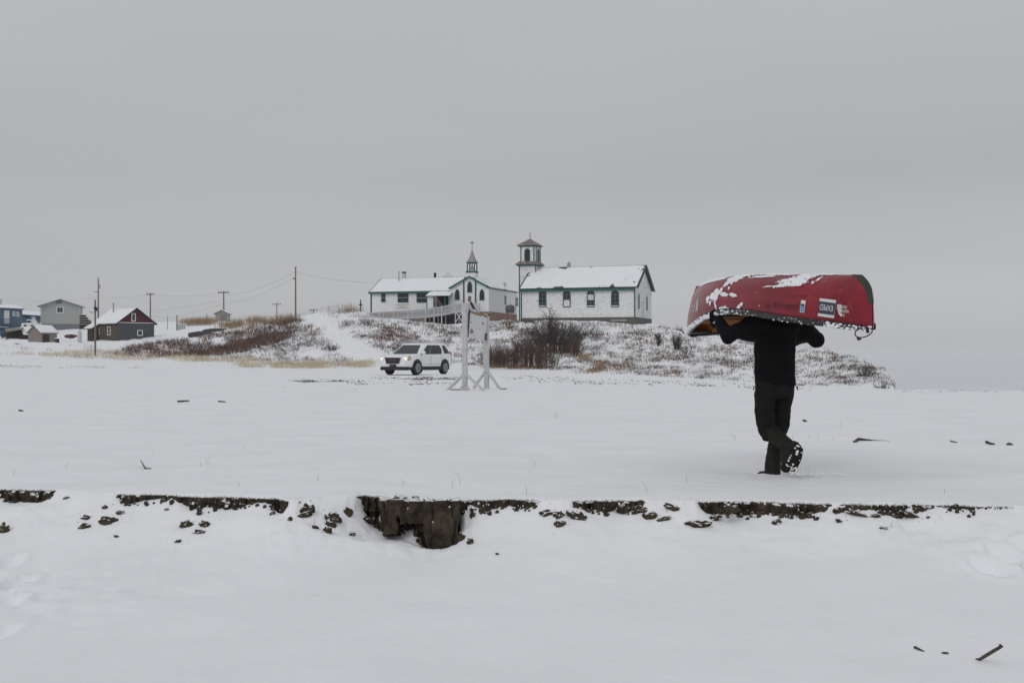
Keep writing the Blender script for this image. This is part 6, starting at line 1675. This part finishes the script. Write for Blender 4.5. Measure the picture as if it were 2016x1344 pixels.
# ---------------------------------------------------------------- gravel, clods, driftwood
STONE = mat('dark_gravel', (0.075, 0.065, 0.056), .95, .4, 3)
def gravel(name, label, specs):
    V, F_ = [], []
    for poly, n, smin, smax in specs:
        p = np.array(poly); px = rng.uniform(p[:, 0].min(), p[:, 0].max(), n); py = rng.uniform(p[:, 1].min(), p[:, 1].max(), n)
        k = inpoly(px, py, poly) & (fbm(px * .03, py * .35, 3) + rng.normal(0, .12, n) > .05)
        X_, D__, Z_, ok_ = hits(px[k], py[k])
        for x, d, z in zip(X_[ok_].tolist(), D__[ok_].tolist(), Z_[ok_].tolist()):
            s = rng.uniform(smin, smax) ; i = len(V)
            j = rng.uniform(.5, 1.3, 6)
            V += [(x - s * j[0], d, z), (x + s * j[1], d, z), (x, d - s * j[2], z), (x, d + s * j[3], z), (x, d, z + s * .6 * j[4]), (x, d, z - s * .5)]
            F_ += [(i, i + 2, i + 4), (i + 2, i + 1, i + 4), (i + 1, i + 3, i + 4), (i + 3, i, i + 4)]
    m = MB(); m.mesh(V, F_); return tag(m.build(name, STONE, fix=False), label, 'gravel', kind='stuff')
gravel('gravel', 'dark gravel showing through the packed snow of the road', [([(720, 744), (905, 741), (905, 748), (720, 750)], 2000, .015, .05), ([(560, 749), (740, 744), (740, 751), (600, 753)], 2600, .015, .05), ([(0, 718), (60, 720), (300, 722), (300, 725), (0, 724)], 900, .02, .05), ([(650, 750), (900, 752), (900, 760), (700, 758)], 500, .02, .05)])
gravel('scattered_dirt', 'scattered dirt specks on the snow along the hill foot', [([(985, 738), (1110, 742), (1270, 750), (1250, 760), (1100, 756), (990, 748)], 800, .015, .055), ([(1270, 748), (1600, 762), (1600, 768), (1270, 758)], 900, .02, .06), ([(1770, 768), (2050, 767), (2050, 773), (1770, 774)], 260, .01, .03), ([(400, 715), (520, 722), (520, 728), (420, 722)], 300, .03, .07)])

def clod(px, py, wpx, hpx, label, seed):
    g = hit(px, py + hpx * .35, 7.0, 12.0, low=True)
    if g is None: g = P(px, py, 9.8)
    s = g.y / F
    bm = bmesh.new(); bmesh.ops.create_icosphere(bm, subdivisions=3, radius=1)
    rx, rz = wpx * s / 2, hpx * s / 2
    for v in bm.verts:
        c0 = v.co.copy()
        n = .34 * mnoise.noise(c0 * 1.4 + Vector((seed * 3.7, seed, 0))) + .20 * mnoise.noise(c0 * 3.6 + Vector((0, seed * 2.2, 0))) + .09 * mnoise.noise(c0 * 9)
        cell = mnoise.cell(c0 * 1.8 + Vector((seed, 0, 0))) * .22
        v.co = c0 * (1 + n + cell - .1); v.co.x *= rx; v.co.y *= (rx + rz) * .5; v.co.z *= rz * 1.1
    me = bpy.data.meshes.new('earth_clod'); bm.to_mesh(me); bm.free(); me.materials.append(EARTH)
    o = link(bpy.data.objects.new('earth_clod', me)); o.location = g + Vector((0, 0, rz * .05)); o.rotation_euler.y = (seed * 37 % 60 - 30) * math.pi / 180
    return tag(o, label, 'clod', 'fallen earth clods below the bank')
CL = [(8, 1036, 22, 24, 'dark clod cut by the left picture edge'), (130, 979, 14, 6, 'small clod in the snow-filled gap near the left edge'), (207, 997, 12, 9, 'small clod at the left foot of the second bank stretch'), (213, 1021, 36, 19, 'largest clod below the left gap'), (167, 1035, 26, 12, 'flat clod left of the largest clod'), (170, 1016, 20, 10, 'thin clod above the flat clod'), (237, 1007, 18, 9, 'small clod just above right of the largest clod'), (230, 1056, 12, 5, 'tiny clod below the largest clod'),
      (329, 1002, 12, 5, 'tiny clod under the middle of the second bank stretch'), (366, 1029, 28, 17, 'crumbly clod left of a rounded clod pair'), (403, 1029, 24, 17, 'rounded clod right of the crumbly clod'), (393, 1046, 23, 10, 'low clod just below the rounded clod pair'), (350, 1064, 18, 9, 'thin clod lowest under the second bank stretch'), (393, 1004, 12, 22, 'hanging clod below the second bank stretch'),
      (537, 1008, 12, 11, 'small clod beside the right end of the second bank stretch'), (571, 1021, 12, 11, 'small round clod left side of the gully'), (606, 999, 28, 26, 'tall pointed clod at the gully head'), (598, 1010, 38, 12, 'wide flat clod under the tall pointed clod'), (654, 1013, 38, 20, 'large slanted clod in the middle of the gully'), (651, 1027, 24, 17, 'clod below the large slanted gully clod'), (645, 1040, 20, 19, 'lowest dark clod of the gully cluster'), (685, 1006, 18, 20, 'hooked clod near the tall earth block'), (692, 1050, 17, 8, 'lone low clod right of the gully cluster'), (621, 1036, 14, 11, 'small clod left of the lowest gully clod'),
      (722, 1020, 20, 18, 'clod resting against the left foot of the tall bank'), (737, 1026, 20, 14, 'second clod resting at the left foot of the tall bank'), (907, 1054, 18, 26, 'leaning clod at the right foot of the tall earth block'), (925, 1062, 16, 15, 'small clod right of the leaning clod'), (979, 1089, 9, 6, 'lone pebble-like clod on open snow right of the tall block'),
      (1077, 1008, 30, 14, 'left clod of the slumped turf below the thin bank'), (1100, 1009, 24, 17, 'second clod of the slumped turf below the thin bank'), (1134, 1010, 42, 19, 'squared largest clod of the slumped turf'), (1102, 1028, 24, 18, 'crumbly clod under the slumped turf'), (1262, 1000, 30, 20, 'upper clod of the diagonal slump'), (1283, 1012, 32, 18, 'middle clod of the diagonal slump'), (1305, 1021, 30, 10, 'lowest thin clod of the diagonal slump'),
      (1325, 996, 42, 14, 'reddish clod in the snow-filled gap right of the slump'), (1372, 1027, 58, 14, 'long crumbled clod below the right gap'), (1405, 1017, 30, 13, 'slanting clod right of the long crumbled clod'), (1438, 1001, 40, 22, 'bulging clod on the right bank face'), (1528, 1024, 22, 14, 'round clod below the right bank stretch'), (1549, 1014, 10, 10, 'tiny clod above the round clod'), (1579, 1013, 16, 20, 'root-like clod hanging under the right bank'),
      (1652, 1001, 32, 14, 'smooth grey clod in the gap before the last bank stretch'), (1688, 1008, 42, 10, 'long flat clod under the last bank stretch'), (1722, 1013, 24, 10, 'end clod beside the long flat clod'), (1652, 1024, 16, 8, 'small clod below the smooth grey clod'), (1740, 1039, 20, 6, 'thin lowest clod under the last bank stretch'), (1768, 1007, 24, 18, 'left side clod of the hollow in the last bank'), (1795, 1013, 50, 13, 'curved clod closing the hollow in the last bank'), (1827, 1017, 8, 6, 'tiny clod right of the curved clod')]
for i, c in enumerate(CL): clod(*c, seed=i + 1)
# crumbs of soil piled along the foot of the face
bm = bmesh.new(); r_ = random.Random(21)
for i in range(420):
    u = r_.uniform(0, 1930); yt, yb = np.interp(u, ET[:, 0], ET[:, 1]), np.interp(u, EB[:, 0], EB[:, 1])
    if yb - yt < 4: continue
    d = float(edge_d(u)) - r_.uniform(.02, .13); x = (u - CX) * d / F; z = float(lower(x, d)); s = r_.uniform(.006, .02) * (1.6 if r_.random() < .15 else 1)
    g = bmesh.ops.create_icosphere(bm, subdivisions=2, radius=s)
    for v in g['verts']:
        v.co = v.co * (1 + .5 * mnoise.noise(v.co * 60 + Vector((i, 0, 0)))); v.co.x *= r_.uniform(.9, 1.2); v.co += Vector((x, d, z + s * r_.uniform(-.2, .7)))
me = bpy.data.meshes.new('crumbled_earth'); bm.to_mesh(me); bm.free(); me.materials.append(EARTH)
link(bpy.data.objects.new('crumbled_earth', me), bank)['kind'] = 'stuff'
# squared earth block still standing at the foot of the bank
def earth_block(px0, px1, y0, y1, d, depth, name, seed, taper=.0):
    a, b = P(px0, y0, d), P(px1, y1, d); bm = bmesh.new(); nx_, nz_, ny_ = 22, 26, 8
    bmesh.ops.create_cube(bm, size=1)
    bmesh.ops.subdivide_edges(bm, edges=bm.edges[:], cuts=15, use_grid_fill=True)
    w_, h_ = b.x - a.x, a.z - b.z
    for v in bm.verts:
        c = v.co.copy()
        p_ = Vector(((a.x + b.x) / 2 + c.x * w_ * (1 - taper * (.5 - c.z)), d + depth * .5 + c.y * depth, (a.z + b.z) / 2 + c.z * h_))
        n = Vector((c.x, c.y, c.z * .4)).normalized()
        k_ = .05 * mnoise.fractal(p_ * 4 + Vector((seed, 0, 0)), 1, 2, 3) + .022 * mnoise.fractal(p_ * 14, 1, 2, 3)
        crack = abs(((p_.x * 5.2 + .35 * mnoise.noise(p_ * 3)) % 1) - .5) < .06
        p_ += n * (k_ - (.03 if crack else 0))
        v.co = p_
    me = bpy.data.meshes.new(name); bm.to_mesh(me); bm.free(); me.materials.append(EARTH)
    o = link(bpy.data.objects.new(name, me), bank); return o
earth_block(834, 899, 986, 1092, 9.82, .3, 'earth_block', 3, .10)['label'] = 'tall squared earth block standing proud of the bank'
earth_block(742, 792, 984, 1052, 9.96, .3, 'earth_block', 8, .35)
earth_block(788, 836, 986, 1030, 10.0, .3, 'earth_block', 12, .1)
# speckled dirty snow in the scoop
SP = []
for i in range(420):
    px = random.uniform(775, 832); py = random.uniform(1034, 1074)
    if py > 1040 + (px - 775) * .65: continue
    g = hit(px, py, 9.0, 10.6, low=True)
    if g: SP.append((g, random.uniform(.002, .006)))
m = MB()
for g, s in SP: m.mesh([g + Vector((-s, 0, .001)), g + Vector((s, -s, .001)), g + Vector((0, s, .002)), g + Vector((0, 0, s))], [(0, 1, 3), (1, 2, 3), (2, 0, 3)])
tag(m.build('soil_crumbs', STONE, fix=False), 'soil crumbs speckling the snow scoop beside the tall block', 'soil', kind='stuff')
m = MB()
for i in range(900):
    cl_ = random.choice(CL); px = cl_[0] + random.gauss(0, 16); py = cl_[1] + random.gauss(3, 8)
    g = hit(px, py, 7.5, 11.2, low=True)
    if not g: continue
    s = random.uniform(.0012, .0045) * (1 if random.random() < .93 else 2)
    m.mesh([g + Vector((-s * 1.6, 0, -.001)), g + Vector((s * 1.4, -s, -.001)), g + Vector((s * .3, s, -.001)), g + Vector((s * .4, 0, s * .6))], [(0, 1, 3), (1, 2, 3), (2, 0, 3)])
tag(m.build('soil_crumbs', STONE, fix=False), 'soil crumbs strewn on the snow under the bank', 'soil', kind='stuff')

DRIFT = mat('driftwood', (0.075, 0.060, 0.045), .9, .4, 14, .5, 60)
def stick(name, label, pts, rs, low=False, lift=.0, cat='stick', group='sticks lying on the snow'):
    q = []
    for i, p_ in enumerate(pts):
        g = hit(p_[0], p_[1], 4.5 if low else 10.4, 12 if low else 43, low=low)
        g = g + Vector((0, 0, rs[i] * .6 + (p_[2] if len(p_) > 2 else 0))); q.append(g)
    o = thing(name, label, cat, q[0], 0, group)
    m = MB(); m.tube([a - q[0] for a in q], rs, 7); m.build('branch', DRIFT, o)
    return o, q
stick('driftwood', 'forked driftwood log with thick end on the snow right of the walker', [(1681, 871), (1690, 868), (1699, 868), (1720, 869), (1751, 869)], [.016, .024, .018, .008, .005])
stick('stick', 'short stick right of the forked driftwood log', [(1872, 870), (1884, 873)], [.012, .008])
stick('stick', 'short thick stick near the right edge of the flat', [(1942, 874), (1950, 876), (1958, 876)], [.02, .02, .012])
stick('stick', 'last short stick beside the right edge of the flat', [(1982, 878), (1988, 876), (1994, 878)], [.016, .022, .01])
stick('stick', 'left of two dark sticks far out on the left snow flat', [(349, 792), (360, 791), (372, 790.3)], [.022, .026, .016])
stick('stick', 'right of two dark sticks far out on the left snow flat', [(430, 791.3), (437, 791.8), (444, 792)], [.016, .022, .016])
stick('stick', 'small stick with raised end on the left flat above the bank', [(277, 918, .05), (286, 923), (298, 926)], [.004, .009, .005])
stick('stick', 'tiny dark stick left on the snow flat', [(38, 809), (45, 811)], [.02, .015])
stick('stick', 'small dark stick just right of the walker legs', [(1582, 829), (1587, 830.5)], [.022, .02])
stick('stick', 'thin dark stick in the lower right foreground', [(1801, 1277), (1809, 1279.5), (1820, 1283)], [.009, .008, .003], low=True)
stick('stick', 'tiny dark stick between two foreground sticks', [(1854, 1286), (1860, 1288), (1867, 1288)], [.004, .008, .006], low=True)
o, q = stick('branch', 'upward slanting branch in the lower right foreground', [(1921, 1299), (1928, 1300), (1937, 1303, .02), (1955, 1308, .065), (1968, 1311, .095), (1972, 1312, .105)], [.004, .009, .010, .010, .009, .013], low=True)
# thin dead grass stems standing in the snow flat
m = MB(); r_ = random.Random(3)
for px, py, h in [(1095, 826, .16), (1092, 824, .1), (411, 918, .13), (408, 918, .08), (1352, 952, .09), (1275, 982, .12), (1037, 982, .10), (908, 960, .13), (795, 955, .06), (890, 962, .09), (1448, 868, .1), (1560, 866, .1), (1655, 842, .14), (1594, 866, .08), (1610, 868, .1), (1640, 868, .06), (625, 950, .06), (395, 920, .06), (1860, 980, .06), (700, 770, .1), (560, 760, .1)] + [(r_.uniform(0, 2016), r_.uniform(800, 960), r_.uniform(.03, .09)) for _ in range(8)]:
    g = hit(px, py, 10.4, 43)
    if g is None: continue
    l_ = r_.gauss(0, .25) * h; rr_ = .0016 * max(1, g.y / 14)
    m.tube([g - Vector((0, 0, .02)), g + Vector((l_ * .3, 0, h * .6)), g + Vector((l_, 0, h))], [rr_, rr_, rr_ * .5], 3, cap=False)
tag(m.build('grass_stems', mat('dead_stem', (0.25, 0.21, 0.17), .9), fix=False), 'thin dead grass stems standing through the snow flat', 'grass', kind='stuff')
# grass fringe hanging at the bank edge
V, F_ = [], []
m = MB()
for i in range(2600):
    u = rng.uniform(-100, 2000); d = float(edge_d(u)); x = (u - CX) * d / F
    yt, yb = np.interp(u, ET[:, 0], ET[:, 1]), np.interp(u, EB[:, 0], EB[:, 1])
    if yb - yt < 3: continue
    h = rng.uniform(.004, .020); s = .0014; dn = rng.random() < .6
    b = Vector((x, d - .02, -.006)); tip = b + Vector((rng.normal(0, .012), -rng.uniform(0, .025), -h if dn else h * .7))
    m.face([b - Vector((s, 0, 0)), b + Vector((s, 0, 0)), tip])
tag(m.build('bank_grass', mat('turf_fringe', (0.10, 0.08, 0.055), .9, .4, 9), fix=False), 'fringe of dead turf along the broken bank edge', 'grass', kind='stuff')

# ---------------------------------------------------------------- snow haze that hides the far shore
HZ = bpy.data.materials.new('snow_haze'); HZ.use_nodes = True
t = HZ.node_tree; t.nodes.clear()
o_ = t.nodes.new('ShaderNodeOutputMaterial'); pv = t.nodes.new('ShaderNodeVolumePrincipled')
pv.inputs['Color'].default_value = (0.90, 0.91, 0.93, 1); pv.inputs['Density'].default_value = 0.00018
t.links.new(pv.outputs[0], o_.inputs['Volume'])
m = MB(); m.box(-6000, 6000, -150, 8800, WATER - 3, 24)
tag(m.build('haze', HZ), 'pale snow haze over the river', 'haze', kind='stuff')
